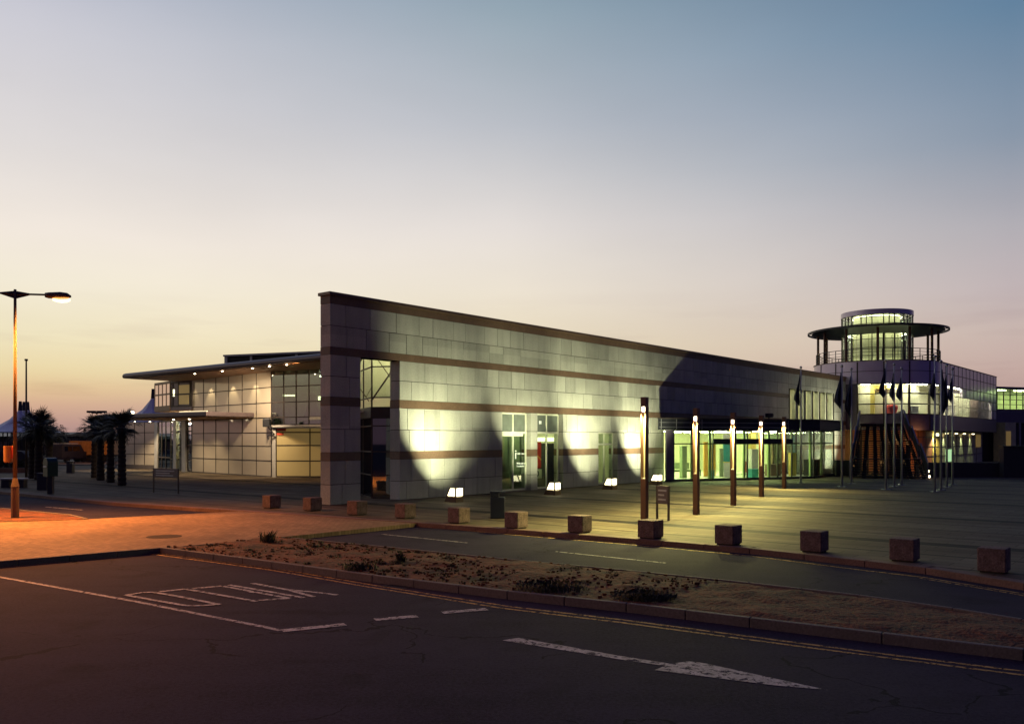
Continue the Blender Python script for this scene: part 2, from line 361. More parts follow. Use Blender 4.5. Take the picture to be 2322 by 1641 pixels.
# central island
front = [(363,1242),(550,1265.5),(844,1304.7),(1150,1341),(1420,1369),(1700,1402),(2000,1437),(2322,1474),(3000,1560)]
back = [(643,1217),(900,1241),(1150,1266.7),(1420,1291.5),(1700,1320),(1950,1348),(2165,1378),(2322,1403),(3000,1520)]
fp = [G(u, v) for u, v in front]; bp_ = [G(u, v) for u, v in back]
def soil_mesh(name, A, B, nx=170, ny=26, amp=.05):
    def along(pts, t):
        L = [0]
        for a, b in zip(pts[:-1], pts[1:]): L.append(L[-1]+(b-a).length)
        s = t*L[-1]
        for i in range(len(pts)-1):
            if s <= L[i+1]+1e-6: return pts[i].lerp(pts[i+1], (s-L[i])/max(1e-6, L[i+1]-L[i]))
        return pts[-1]
    mb = MB(); vs = []
    from mathutils import noise
    for i in range(nx+1):
        t = (i/nx)**1.15
        a, b = along(A, t), along(B, t)
        for j in range(ny+1):
            s = j/ny; p = a.lerp(b, s); e = min(1, 8*min(s, 1-s))
            h = noise.fractal(Vector((p.x*1.6, p.y*1.6, 0)), 1, 2, 5)*amp+noise.fractal(Vector((p.x*.4, p.y*.4, 3)), 1, 2, 3)*amp*1.2
            vs.append((p.x, p.y, (.03+h)*e-.02))
    fs = [(i*(ny+1)+j, (i+1)*(ny+1)+j, (i+1)*(ny+1)+j+1, i*(ny+1)+j+1) for i in range(nx) for j in range(ny)]
    mb.add(vs, fs); return struct(mb.build(name, 'soil', smooth=True)), along
isle, along = soil_mesh('island_ground', fp, [fp[0].lerp(bp_[0], 1)]+bp_[1:])
kerb_strip('island_front_kerb', fp, .10, RZ-.1, .012, 'kerb_stone', .9)
kerb_strip('island_end_kerb', [fp[0], bp_[0]], -.06, RZ-.1, .004, 'kerb_stone', .9)
kerb_strip('island_back_kerb', bp_, -.07, RZ-.1, .010, 'kerb_stone', .9)

# road markings
def strip(mb, pts, w, z=RZ+.004):
    for a, b in zip(pts[:-1], pts[1:]):
        d = (b-a).normalized(); n = Vector((-d.y, d.x, 0))*w/2
        mb.sheet([tuple((a-n)[:2]), tuple((b-n)[:2]), tuple((b+n)[:2]), tuple((a+n)[:2])], z)
def GR(u, v): return G(u, v, RZ)
def fine(pts, n=6):
    out = []
    for a, b in zip(pts[:-1], pts[1:]): out += [a.lerp(b, i/n) for i in range(n)]
    return out+[pts[-1]]
mb = MB()
for dv in (0, 1):
    for seg in ([(326,1249.5),(630,1289.5),(844,1324+2),(1150,1374)], [(1150,1374),(1420,1406),(1700,1443),(2000,1482),(2322,1522),(2900,1590)]):
        q = [GR(u, v) for u, v in seg]; q = offset_line(q, -.17*dv); strip(mb, q, .065, RZ+.004)
struct(mb.build('double_yellow_line_marking', 'paint_yellow'))
mb = MB()
yl = [GR(u, v) for u, v in [(944,1191),(1150,1211.4),(1420,1233.5),(1700,1260),(1961,1293),(2099,1309),(2322,1346),(2900,1470)]]
strip(mb, yl[:6], .085); q = offset_line(yl[5:], -.15); strip(mb, yl[5:], .06); strip(mb, q, .06)
struct(mb.build('kerbside_yellow_line_marking', 'paint_yellow'))
mb = MB()
strip(mb, [GR(866,1210.7), GR(1060,1230.4)], .08); strip(mb, [GR(1260.7,1250), GR(1509.6,1276)], .08)
strip(mb, [GR(104,1149), GR(187,1156)], .09)
strip(mb, [GR(-300,1252), GR(0,1308), GR(300,1362), GR(600,1421), GR(636,1429)], .085)
for a, b in (((640,1430),(783,1415.5)), ((850,1405),(946,1397)), ((1003,1389),(1104,1381))):
    strip(mb, [GR(*a), GR(*b)], .17, RZ+.007)
struct(mb.build('white_road_line_marking', 'paint_white'))
mb = MB()
arrow = [(1139,1451.5),(1176,1446),(1290,1466),(1400,1486),(1522,1505),(1561,1499),(1600,1504),(1700,1526),(1878,1564.5),(1750,1553),(1485,1519),(1508,1509.5),(1400,1494),(1290,1476)]
mb.sheet([tuple(GR(u, v)[:2]) for u, v in arrow], RZ+.005); struct(mb.build('arrow_marking', 'paint_white'))
mb = MB()
def zz(x, y): return GR(240+x/3.9586, 1290+y/3.9586)
strokes = [[(1310,125),(1640,186)],[(1640,186),(1868,248)],[(1640,186),(1850,204),(2080,232)],          # Y
           [(1105,142),(1450,200),(1775,257)],                                                           # I
           [(775,176),(1040,152)],[(1040,152),(1650,263)],[(1650,263),(1372,281)],[(1290,205),(1345,212)],# E
           [(478,205),(715,181)],[(715,181),(1355,292)],                                                 # L
           [(180,236),(330,212),(425,210),(640,246),(1020,320)],[(1020,320),(850,331),(715,331),(480,290),(180,236)]]  # D
for i, s_ in enumerate(strokes): strip(mb, [zz(*p) for p in s_], .085 if i not in (4,6,8) else .11, RZ+.004+.0006*i)
struct(mb.build('yield_lettering_marking', 'paint_white'))
def road_frame(u, v): return frame(GR(u, v), (.826,-.563))
for i, (u, v, lb) in enumerate(((905,1329,'drain grate by the kerb left of the white dashes'),(1780,1424,'drain grate by the kerb right of the arrow head'))):
    m = road_frame(u, v); t_ = thing('drain_grate', lb, 'drain', GR(u, v), (.826,-.563), 'drain grates along the island kerb'); q = MB(m)
    q.box(-.25,.25,-.18,.18,.001,.006); q.build('frame', 'mortar', t_); q = MB(m)
    for k in range(9): q.box(-.22+.05*k,-.195+.05*k,-.15,.15,.007,.012)
    q.build('bars', 'dark_metal', t_)
mb = MB(); c = G(372,1216,-.012)
mb.prism([(c.x+math.cos(a)*.42, c.y+math.sin(a)*.42) for a in [i*math.pi/12 for i in range(24)]], -.03, -.007)
mat('cast_iron', (.05, .04, .035), .9, spec=.1, bump=.5, bscale=12)
tag(mb.build('manhole_cover', 'cast_iron'), 'dark round manhole cover in the orange brick crossing', 'manhole')

# ------------------------------------------------------------------ stone wall
wall = thing('stone_wall', 'tall pale stone block wall with brown bands and floodlit doorways', 'wall', W0, D1)
TW = 58.6; TH = .56
courses = [(0,.74,0),(.74,1.615,0),(1.615,1.92,1),(1.92,2.777,0),(2.777,3.645,0),(3.645,3.96,1),(3.96,4.72,0),(4.72,5.51,0),(5.51,5.79,1),(5.79,6.58,0),(6.58,7.38,0),(7.38,7.68,1)]
opens = [(1.457,3.45,0,5.51),(9.78,11.84,0,3.645),(12.37,14.41,0,3.645),(17.57,19.37,0,2.777),(24.4,41.0,0,2.9),(43.1,52.9,3.6,6.25)]
zb = sorted({z for c_ in courses for z in c_[:2]} | {2.9, 3.6, 6.25})
blk, core = MB(MW), MB(MW); bands = {}
def runs(z0, z1):
    zc = (z0+z1)/2; xs = [0.0]
    cuts = sorted((o[0], o[1]) for o in opens if o[2] < zc < o[3])
    out = []; x = 0.0
    for a, b in cuts: out.append((x, a)); x = b
    out.append((x, TW)); return out
rw = random.Random(3)
for ci, (z0, z1, kind) in enumerate(courses):
    sub = [z0]+[z for z in (2.9, 3.6, 6.25) if z0+.01 < z < z1-.01]+[z1]
    joints = [0.0]; 
    if not kind:
        x = rw.uniform(.4, 1.1)
        while x < TW: joints.append(x); x += rw.choice([.9, .9, 1.2, 1.3, .8])*rw.uniform(.93, 1.07)
    else:
        x = 1.9
        while x < TW: joints.append(x); x += 2.4
    joints.append(TW)
    for sa, sb in zip(sub[:-1], sub[1:]):
        for ra, rb in runs(sa, sb):
            core.box(ra+.03, rb-.03, .03, TH-.03, sa if sa > 0 else 0.0, sb)
            js = [ra]+[j for j in joints if ra+.25 < j < rb-.25]+[rb]
            for a, b in zip(js[:-1], js[1:]):
                if kind: bands.setdefault(ci, MB(MW)).box(a+.003, b-.003, .004, TH-.004, sa, sb)
                else: blk.box(a+.012, b-.012, 0, TH, sa+(.012 if sa == z0 else 0), sb-(.012 if sb == z1 else 0))
blk.build('stone_cladding', 'stone', wall); core.build('wall_core', 'mortar', wall)
for k in bands: bands[k].build('brown_band', 'brown_stone', wall)
q = MB(MW); x = -.06
while x < TW: q.box(x, min(TW, x+2.39), -.07, TH+.07, 7.683, 7.80); x += 2.4
q.build('coping', 'brown_metal', wall, bevel=.008)
# pier casing beside opening
lin = MB(MW)
for a, b, z in ((9.78,11.84,3.645),(12.37,14.41,3.645)):
    lin.box(a, a+.05, .30, .40, 0, z); lin.box(b-.05, b, .30, .40, 0, z)
# glazed doorways (tourist office and shop)
def shopfront(parent, a, b, ztop, name, zt=2.72, fm='frame_white', gm='glass_green', depth=.30):
    fr = MB(MW); mid = a+(b-a)*.52 if b-a > 1.9 else (a+b)/2
    for x in (a+.035, mid, b-.035): fr.box(x-.035, x+.035, depth-.04, depth+.04, .05, ztop-.03)
    for z in (.06, zt, ztop-.035):
        fr.box(a+.071, mid-.036, depth-.036, depth+.036, z-.045, z+.045); fr.box(mid+.036, b-.071, depth-.036, depth+.036, z-.045, z+.045)
    f = fr.build('shop_window', fm, parent)
    g = MB(MW); g.box(a+.07, mid-.035, depth-.005, depth+.005, .1, zt-.045); g.box(mid+.035, b-.07, depth-.005, depth+.005, .1, zt-.045)
    g.build('pane', gm, f); g = MB(MW)
    g.box(a+.07, mid-.035, depth-.005, depth+.005, zt+.045, ztop-.08); g.box(mid+.035, b-.07, depth-.005, depth+.005, zt+.045, ztop-.08)
    g.build('transom_panel', 'grey_blank' if ztop > 3 else gm, f)
    sl = MB(MW); sl.box(a+.01, b-.01, -.02, .25, 0, .03); sl.build('door_sill', 'kerb_stone', f); return f
sf1 = shopfront(wall, 9.78, 11.84, 3.645, 'a'); sf2 = shopfront(wall, 12.37, 14.41, 3.645, 'b'); sf3 = shopfront(wall, 17.57, 19.37, 2.777, 'c', zt=2.15)
fr = MB(MW); fr.box(9.86, 10.85, .262, .294, 2.55, 2.675); fr.box(10.93, 11.6, .262, .294, 2.55, 2.675)
fr.build('door_closer_rail', 'frame_white', sf1)
def text(body, loc, size, d, parent, m, name='lettering', ext=.002):
    c_ = bpy.data.curves.new(name, 'FONT'); c_.body = body; c_.size = size; c_.extrude = ext; c_.materials.append(M[m])
    o = bpy.data.objects.new(name, c_); COL.objects.link(o)
    mm = frame(Vector(loc), d) @ Matrix.Rotation(R(90), 4, 'X')
    if parent: o.parent = parent; mm = PM[parent].inverted() @ mm
    o.matrix_local = mm; return o
emis('letter_white', (.95, 1, .8), .8)
text('i', WP(11.0, .28, 1.50), .62, D1, sf1, 'letter_white', ext=.004)
text('Traffic Centre', WP(11.12, .28, 1.70), .115, D1, sf1, 'letter_white')
text('Welcome to\nFoundation', WP(11.14, .28, 1.24), .125, D1, sf1, 'letter_white')
text('"', WP(12.80, .26, 2.85), .62, D1, sf2, 'letter_white', ext=.006)
# rooms behind the shopfronts
def room(parent, m, x0, x1, y0, y1, z0, z1, wm, fm, cm, name='interior'):
    a = MB(m); a.box(x0-.1, x0, y0, y1, z0, z1); a.box(x1, x1+.1, y0, y1, z0, z1); a.box(x0-.1, x1+.1, y1, y1+.1, z0, z1); a.build(name+'_wall', wm, parent)
    a = MB(m); a.box(x0, x1, y0, y1, z0-.05, z0); a.build(name+'_floor', fm, parent)
    a = MB(m); a.box(x0-.1, x1+.1, y0, y1, z1, z1+.08); a.build(name+'_ceiling', cm, parent)
def ceil_lights(parent, m, rects, z, mt):
    for (x0, x1, y0, y1) in rects: MB(m).box(x0, x1, y0, y1, z-.05, z-.002).build('ceiling_light', mt, parent)
room(wall, MW, 8.6, 12.0, TH+.01, 4.5, .02, 3.7, 'green_in', 'floor_in', 'cream_dim')
ceil_lights(wall, MW, [(9.4, 11.2, 2.4, 2.55)], 3.68, 'tube_shop')
room(wall, MW, 12.2, 15.6, TH+.01, 3.4, .02, 3.7, 'cream', 'floor_in', 'cream')
ceil_lights(wall, MW, [(12.6, 15.2, 1.9, 2.1)], 3.0, 'tube_shop')
room(wall, MW, 16.6, 20.6, TH+.01, 3.2, .02, 3.0, 'cream', 'floor_in', 'cream')
ceil_lights(wall, MW, [(17.4, 19.8, 1.6, 1.8)], 2.98, 'tube_shop')
def simple(name, label, cat, mbx, m, **k): return tag(mbx.build(name, m, **k), label, cat)
simple('banner', 'tall red banner hanging inside the shop window', 'banner', MB(MW).box(12.95, 13.62, .75, .78, 1.0, 2.28), 'red_in')
simple('roof_drawing', 'pale house outline fixed on the red banner', 'sign', MB(MW).bar((12.98,.74,1.25),(13.28,.74,1.62),.05).bar((13.28,.74,1.62),(13.6,.74,1.4),.05).box(13.15,13.35,.735,.748,1.1,1.3), 'orange_in')
simple('light_box', 'glowing white light strip above the red banner', 'light', MB(MW).box(12.6, 15.2, .9, 1.0, 2.30, 2.50), 'bright_panel')
simple('display_shelf', 'dark cabinet beside the red banner in the shop', 'cabinet', MB(MW).box(14.05, 15.0, .9, 1.5, .02, 2.15).box(14.02,15.03,.88,1.52,2.15,2.2).box(14.05,15.0,.86,.9,1.1,1.14), 'dark_in')
simple('poster', 'small square poster with a dark ring below the red banner', 'poster', MB(MW).box(12.9, 13.5, .62, .64, .5, .95), 'cream')
simple('poster_ring', 'dark ring motif low in the shop window', 'emblem', MB(MW @ Matrix.Translation((13.1,.6,.74)) @ Matrix.Rotation(R(90),4,'X')).arc((0,0,0), .08, .15, 0, 2*math.pi, 0, .01, 20), 'dark_in')
simple('roller_blind', 'grey green roller blind behind the left doorway', 'blind', MB(MW).box(9.85, 11.8, .62, .64, .9, 2.7), 'blind_grey')
simple('low_counter', 'green panel front of a counter inside the left doorway', 'counter', MB(MW).box(10.2, 11.7, 1.2, 1.7, .02, 1.05).box(10.15,11.75,1.15,1.75,1.05,1.1), 'green_in')
simple('office_desk', 'pale desk under the left doorway glass', 'desk', MB(MW).box(9.3, 10.1, .9, 1.5, .62, .68).box(9.35,9.4,.95,1.45,.02,.62).box(10.0,10.05,.95,1.45,.02,.62), 'white_in')
# stair picture behind third doorway
t_ = thing('exercise_stair', 'dark folding step frame behind the narrow glass door', 'frame', WP(18.1, 1.6), D1)
s_ = MB(MW)
for k in range(5): s_.box(17.5, 18.4, 1.55, 1.65, .75+.2*k, .81+.2*k)
s_.bar((17.55,1.6,.3),(18.45,1.6,1.95),.07); s_.bar((18.4,1.6,.3),(18.35,1.6,1.6),.07); s_.bar((17.55,1.5,1.2),(18.25,1.5,2.0),.05)
s_.build('frame', 'green_in', t_); MB(MW).box(17.4, 19.2, 1.3, 1.5, .02, .7).build('base_cabinet', 'yellow_in', t_)
simple('seated_figure_panel', 'dark green display stand right of the step frame', 'display', MB(MW).prism([(18.75,1.2),(19.25,1.2),(19.25,1.3),(18.75,1.3)], .5, 1.45).prism([(18.85,1.15),(19.15,1.15),(19.15,1.35),(18.85,1.35)], .02, .5), 'green_in')
# fins of the tall windows over the lobby
w5, w6 = MB(MW), MB(MW)
for k in range(7): 
    x = 43.1+.15+k*(9.5/6); w5.box(x-.10, x+.10, .10, .40, 3.6, 6.25); w6.box(x+.11, x+.24, .04, .36, 3.6, 6.25)
wf = w5.build('tall_window', 'frame_white', wall); w6.build('window_fin', 'frame_dark', wf)
MB(MW).box(43.1, 52.9, .40, .41, 3.62, 6.24).build('pane', 'glass', wf)
room(wall, MW, 42.0, 53.6, TH+.02, 5.0, 3.5, 6.9, 'cream', 'floor_in', 'cream')
ceil_lights(wall, MW, [(43+1.6*k, 43.8+1.6*k, 1.6, 2.0) for k in range(6)], 6.88, 'tube_white')

# glazed bay seen through the tall opening
bay = thing('glazed_bay', 'dark framed glass bay with cross bracing behind the tall wall opening', 'window bay', XY(843, 35.1))
C0 = XY(843, 35.1); C1 = C0+Vector((-.354,.935,0))*7.0; C2 = Vector((C0.x+1.15, 34.85, 0))
zsb = [0.03, .95, 1.9, 2.95, 4.1, 5.35, 6.4]
for A, B, nx in ((C1, C0, 4), (C0, C2, 1)):
    m = frame(A, B-A); L = (B-A).length; f = MB(m); xs = [L*i/nx for i in range(nx+1)] if nx > 1 else [0, 1.0, L]
    grid_frame(f, L, zsb, xs, .05, -.02, .03); ff = f.build('window_frame', 'frame_dark', bay)
    MB(m).box(.03, L-.03, 0, .01, .06, 3.25).build('pane', 'glass_mirror', ff); MB(m).box(.03, L-.03, 0, .01, 4.1, 6.37).build('pane', 'glass_green', ff)
    b_ = MB(m); b_.box(0, L, -.05, .12, 3.28, 3.72); b_.build('spandrel', 'dark_metal', bay)
br_ = MB()
q0 = C0+Vector((.1,.8,0))
for dx in (-1.9, -.3): 
    a = q0+Vector((dx,.25,4.0)); b = q0+Vector((dx+1.5,.0,6.1)); br_.tube(a, b, .035); br_.tube(a+Vector((0,.3,2.1)), b+Vector((0,.3,-2.1)), .02)
br_.tube(q0+Vector((-2.4,.5,5.95)), q0+Vector((1.2,.15,6.05)), .035)
br_.build('cross_brace', 'brown_metal', bay)
by = MB(); by.box(-8.1, -2.6, 38.1, 38.2, 3.6, 6.6); by.box(-7.9,-4.0,36.5,38.1,3.55,3.62); by.build('interior_wall', 'cream', bay)
MB().box(-7.8, -3.9, 36.5, 38.3, 6.5, 6.6).build('ceiling', 'cream_dim', bay)
MB().box(-7.2, -4.6, 36.9, 37.2, 6.38, 6.48).build('ceiling_light', 'tube_dim', bay)
MB().box(-8.2, -2.6, 38.25, 38.35, 0, 3.5).build('dark_back_wall', 'dark_in', bay)

# ------------------------------------------------------------------ floodlights
def flood_fixture(t, off, label):
    m = frame(WP(t, -off), D1)
    o = thing('floodlight_box', label, 'floodlight', WP(t, -off), D1, 'wedge floodlights along the stone wall')
    low = [(0,0),(.62,0),(.50,.2),(0,.2)]
    b = MB(m)
    def pr(x0, x1, pf): b.add([(x0,y,z) for y, z in pf]+[(x1,y,z) for y, z in pf], [(0,1,2,3),(7,6,5,4),(0,4,5,1),(1,5,6,2),(2,6,7,3),(3,7,4,0)])
    pr(-.21, .21, low)
    for x in (-.22, .185):
        b.bar((x+.017,.03,.2),(x+.017,.03,.54),.05); b.bar((x+.017,.49,.2),(x+.017,.31,.54),.05)
    b.box(-.22,.22,.0,.33,.53,.56); b.build('housing', 'brown_metal', o, bevel=.006)
    g = MB(m); g.box(-.185, .185, .01, .02, .24, .525)
    g.add([(-.205,.05,.24),(-.205,.46,.24),(-.205,.32,.525),(-.205,.05,.525)], [(0,1,2,3)]); g.add([(.205,.05,.24),(.205,.46,.24),(.205,.32,.525),(.205,.05,.525)], [(0,1,2,3)])
    g.build('lamp_glass', 'lamp_flood', o); return m
FC = (1.0, .99, .60)
floods = [(4.16, 2.59, 5.75, 'wedge floodlight in front of the wall beside the tall opening', 1700, 43, 80),
          (9.94, 3.0, 11.9, 'wedge floodlight in front of the red banner doorway', 1500, 46, 92),
          (14.8, 2.77, 16.6, 'wedge floodlight beside the narrow glass door', 1900, 45, 88),
          (20.06, 2.24, 21.6, 'wedge floodlight at the lobby end of the stone wall', 1800, 46, 92)]
for t, off, tt, lb, pw, el, sz in floods:
    flood_fixture(t, off, lb)
    p = WP(t, -off+.30, .60); q = WP(tt, 0, .42+math.tan(R(el))*off)
    for e_, s_, k_, bl_ in ((16, 42, .28, .9), (38, 68, .42, .7), (61, 80, 1.25, .8)):
        q = WP(tt, 0, .60+math.tan(R(e_))*(off-.3)); lamp('flood_spot', 'SPOT', p, pw*k_, FC, q, s_, bl_, .07)
flood_fixture(52.0, 3.4, 'wedge floodlight behind the lobby under the tall windows')
lamp('flood_spot', 'SPOT', WP(52.0, -2.75, .5), 2200, (1,.99,.66), WP(50.6, 0, 2.9), 122, .8, .1)

# ------------------------------------------------------------------ entrance lobby
lob = thing('entrance_lobby', 'single storey glass entrance lobby with dark flat roof', 'building', (8.7,48.9,0), (9.8,4.5))
F0 = Vector((8.7,48.9,0)); F1 = Vector((18.6,53.2,0)); F2 = Vector((21.4,57.4,0)); F3 = F2+D2*5.1
a_ = MB(); ov = .35
roofpoly = [(8.2,48.5),(18.8,52.7),(22.0,57.3),tuple((F3+Vector((.5,.2,0)))[:2]),tuple(WP(24.1,-.02)[:2])]
a_.prism(roofpoly, 2.96, 3.56); a_.build('roof', 'dark_metal', lob)
a_ = MB(); a_.prism([(x+(.12 if x > 15 else -.05), y-.12) for x, y in roofpoly], 3.562, 3.62); a_.build('roof_edge', 'frame_dark', lob)
lines = MB(); A = Vector((8.2,48.5,0)); B = Vector((18.8,52.7,0)); m = frame(A, B-A)
lm = MB(m)
for z in (3.1, 3.36): lm.box(.1, 9.0, -.03, -.003, z-.015, z+.015)
for x in (.2, 1.2, 2.9, 4.9, 7.0, 9.0): lm.box(x-.015, x+.015, -.034, -.003, 2.97, 3.55)
lm.build('fascia_trim', 'grey_metal', lob)
def glaz(parent, A, B, xs, zs, fm, gm, w=.06, thick=None, zg=None):
    m = frame(A, B-A); L = (B-A).length; xs = [x*L for x in xs]; f = MB(m); grid_frame(f, L, zs, xs, w, -.03, .06)
    f = f.build('window_frame', fm, parent); MB(m).box(.02, L-.02, .005, .015, zs[0], zs[-1]).build('pane', gm, f)
    if thick:
        c_ = MB(m)
        for x in thick: MB(m).tube((x*L, .3, 0), (x*L, .3, zs[-1]), .09, n=14).build('column', 'frame_green', parent)
    return m, L
m0, L0 = glaz(lob, F0, F1, [0.05,.19,.30,.42,.53,.62,.74,.84,1], [.10, 2.15, 2.93], 'frame_dark', 'glass', .07, [.185,.30,.53,.70,1.0])
MB(m0).box(0, L0, -.06, .10, 0, .10).build('base_rail', 'dark_metal', lob)
MB(m0).box(.02, .5, -.05, .08, .1, 2.95).build('end_panel', 'spandrel', lob)
MB(m0).box(L0*.30, L0*.84, -.10, -.035, 2.17, 2.44).build('door_header', 'dark_metal', lob)
m1, L1 = glaz(lob, F1, F2, [0,.5,1], [.10, 2.15, 2.93], 'frame_dark', 'glass', .07, [.6])
MB(m1).box(0, L1, -.06, .10, 0, .10).build('base_rail', 'dark_metal', lob)
glaz(lob, F2, F3, [0,.5,1], [.10, 2.15, 2.93], 'frame_dark', 'glass', .07)
a_ = MB(); a_.prism([tuple((F0+Vector((.1,.2,0)))[:2]), tuple(F1[:2]), tuple(F2[:2]), tuple(F3[:2]), tuple(WP(24.4,.5)[:2])], .001, .02); a_.build('lobby_floor', 'floor_in', lob)
room(lob, MW, 22.6, 41.6, TH+.01, 7.0, .02, 2.95, 'cream', 'floor_in', 'cream')
ceil_lights(lob, MW, [(25+2.6*k, 26.6+2.6*k, 1.5, 1.9) for k in range(6)]+[(25+2.6*k, 26.6+2.6*k, 4.3, 4.6) for k in range(6)], 2.93, 'tube_green')
ceil_lights(lob, MW, [(27+2.6*k, 28.0+2.6*k, -2.2, -2.0) for k in range(4)], 2.95, 'tube_white')
MB(MW).box(41.02, 41.1, -.2, .02, 0, 2.9).build('end_wall', 'cream_dim', lob)
# things in the lobby
def LP(u, Y): return XY(u, Y)
def seat_row(p, d, n):
    t = thing('seat_row', 'row of dark linked chairs along the green lobby wall', 'seating', p, d)
    m = frame(p, d); a = MB(m)
    for k in range(n): a.box(.62*k, .62*k+.52, 0, .45, .40, .46); a.box(.62*k, .62*k+.52, .42, .48, .5, .9)
    a.build('seat', 'green_in', t); b = MB(m); b.box(0, .62*n, .2, .26, .33, .395)
    for k in (0, n//2, n): b.bar((.62*k, .23, .04), (.62*k, .23, .33), .05)
    b.build('leg_frame', 'dark_in', t)
seat_row(LP(1516, 55.0), (1, .35), 4)
def crate(name, label, cat, u, Y, w, dpt, z0, z1, m, d=(.92,.38), top=None):
    p = LP(u, Y); t = thing(name, label, cat, (p.x, p.y, 0), d); f = frame(p, d)
    MB(f).box(0, w, 0, dpt, max(z0, .022), z1).build('body', m, t, bevel=.01)
    MB(f).box(-.02, w+.02, -.02, dpt+.02, z1+.001, z1+.04).build('top', top or m, t); return t
crate('phone_kiosk', 'dark green telephone stand by the lobby seats', 'telephone', 1547, 53.5, .35, .3, 0, 1.95, 'green_in')
crate('screen_wall', 'orange screen panel inside the lobby', 'screen', 1597, 56, .9, .1, 0, 2.2, 'orange_in')
crate('yellow_column', 'yellow pillar right of the orange screen', 'pillar', 1703, 56, .4, .4, 0, 2.8, 'yellow_in')
crate('notice_board', 'tall teal notice board behind the glass doors', 'notice board', 1641, 56, .9, .1, .3, 2.6, 'teal_in')
crate('dark_board', 'narrow dark green board beside the teal notice board', 'board', 1633, 53.5, .25, .1, .1, 1.8, 'green_in')
crate('reception_desk', 'white reception kiosk with a yellow counter top', 'desk', 1641, 54, .55, .5, 0, .95, 'white_in', top='yellow_in')
crate('ticket_machine', 'pale machine cabinet with a small dark plate', 'machine', 1705, 54.5, .5, .45, 0, 1.75, 'white_in')
crate('planter_box', 'teal patterned planter box by the doors', 'planter', 1705, 52.8, .5, .4, 0, .55, 'teal_in')
crate('toy_bin', 'red rounded ride beside the middle door', 'toy', 1691, 55, .3, .3, .3, .95, 'red_in')
crate('easy_chair', 'brown armchair behind the right doors', 'armchair', 1748, 56, .8, .6, 0, .75, 'sign_board')
crate('back_cabinet', 'brown cabinet against the lobby back wall', 'cabinet', 1752, 60, .7, .4, 0, 2.4, 'brown_metal')
crate('yellow_pillar', 'mustard yellow pillar near the right lobby corner', 'pillar', 1796, 56, .35, .35, 0, 1.5, 'yellow_in')
crate('dark_counter', 'long dark counter in the right lobby corner', 'counter', 1843, 56.5, 1.6, .6, 0, 1.05, 'dark_in', d=(.62,.78))
crate('litter_basket', 'small blue basket by the lobby orange screen', 'basket', 1612, 52.2, .25, .25, 0, .5, 'teal_in')
crate('ceiling_sign', 'hanging pale sign under the lobby ceiling', 'sign', 1640, 55, 1.0, .08, 2.3, 2.7, 'white_in')
simple('floodlight', 'small black floodlight on the lobby roof edge', 'floodlight', MB().box(15.55,15.95,52.8,53.05,3.75,4.0).bar((15.75,52.95,3.62),(15.75,52.95,3.76),.06).prism([(15.5,52.75),(16.0,52.75),(15.9,52.6),(15.6,52.6)], 3.78, 3.97), 'dark_metal')

# ------------------------------------------------------------------ left wing
wing = thing('glazed_wing', 'long low wing of pale square panels under a broad sloping roof', 'building', (-15.3,54.9,0))
P0 = Vector((-15.3,54.9,0)); P1 = Vector((-23.4,63.1,0)); PD = Vector((-11.6,52.7,0)); PE = Vector((-10.4,48.6,0))
ZS = 6.75; rows = [0.05,1.04,1.97,2.83,3.79,4.74,5.72,ZS]
def panel_wall(A, B, nx, zs, pm, w=.055, fm='frame_dark', name='panel_wall', back=.25):
    m = frame(A, B-A); L = (B-A).length
    p = MB(m)
    xs = [L*i/nx for i in range(nx+1)]
    for a, b in zip(xs[:-1], xs[1:]):
        for c_, d_ in zip(zs[:-1], zs[1:]): p.box(a+.005, b-.005, .0, .03, c_+.005, d_-.005)
    p.build(name, pm, wing); f = MB(m); grid_frame(f, L, zs, xs, w, -.022, .028); f.build('mullions', fm, wing)
    MB(m).box(0, L, .034, back, zs[0], zs[-1]).build('backing_wall', 'shed', wing); return m, L
panel_wall(P1, P0, 6, rows, 'white_panel')
MB(frame(P1, P0-P1)).box(0, (P0-P1).length, -.04, .2, 0, .05).build('plinth', 'kerb_stone', wing)
# upper glass
rg = [3.32,3.79,4.74,5.72,ZS]
def glass_wall(A, B, nx, zs, gm, fm='frame_dark', w=.06, rm=None):
    m = frame(A, B-A); L = (B-A).length; f = MB(m); grid_frame(f, L, zs, [L*i/nx for i in range(nx+1)], w, -.022, .05); f = f.build('window_frame', fm, wing)
    MB(m).box(.01, L-.01, .005, .015, zs[0], zs[-1]).build('pane', gm, f)
glass_wall(P0, PD, 4, rg, 'glass_mirror'); glass_wall(PD, PE, 3, rg, 'glass_mirror')
sl = MB(frame(P0, PD-P0)); sl.box(0, (PD-P0).length, -.1, .3, 3.18, 3.30); sl.build('window_sill', 'pale_metal', wing)
up = MB(); up.prism([tuple(P0[:2]), tuple(PD[:2]), tuple(PE[:2]), (-9.6,50.5), (-9.6,60), (-18,60.5)], 3.1, 3.2); up.build('upper_floor', 'floor_in', wing)
up = MB(); up.box(-19, -9.2, 60.6, 60.7, 3.2, 6.7); up.box(-9.1, -9.0, 50, 60.6, 3.2, 6.7); up.build('interior_wall', 'green_in', wing)
up = MB(); up.box(-12.8, -11.9, 57.0, 57.1, 5.0, 5.25); up.box(-15.4,-14.6,58,58.1,5.3,5.4); up.build('interior_light', 'lamp_flood', wing)
MB().box(-12.6,-11.2,56.6,57.0,6.5,6.6).build('ceiling_light', 'tube_dim', wing)
simple('statue_cone', 'dark cone shaped exhibit inside the upper glass', 'exhibit', MB().lathe((-12.9,55.8,3.2), [(.75,0),(.45,1.0),(.2,1.9),(.25,2.1),(0.01,2.3)], 14), 'shed')
t_ = thing('exhibit_frame', 'slanted dark frame inside the upper window by the wall end', 'exhibit', (-11.6,54.4,3.2))
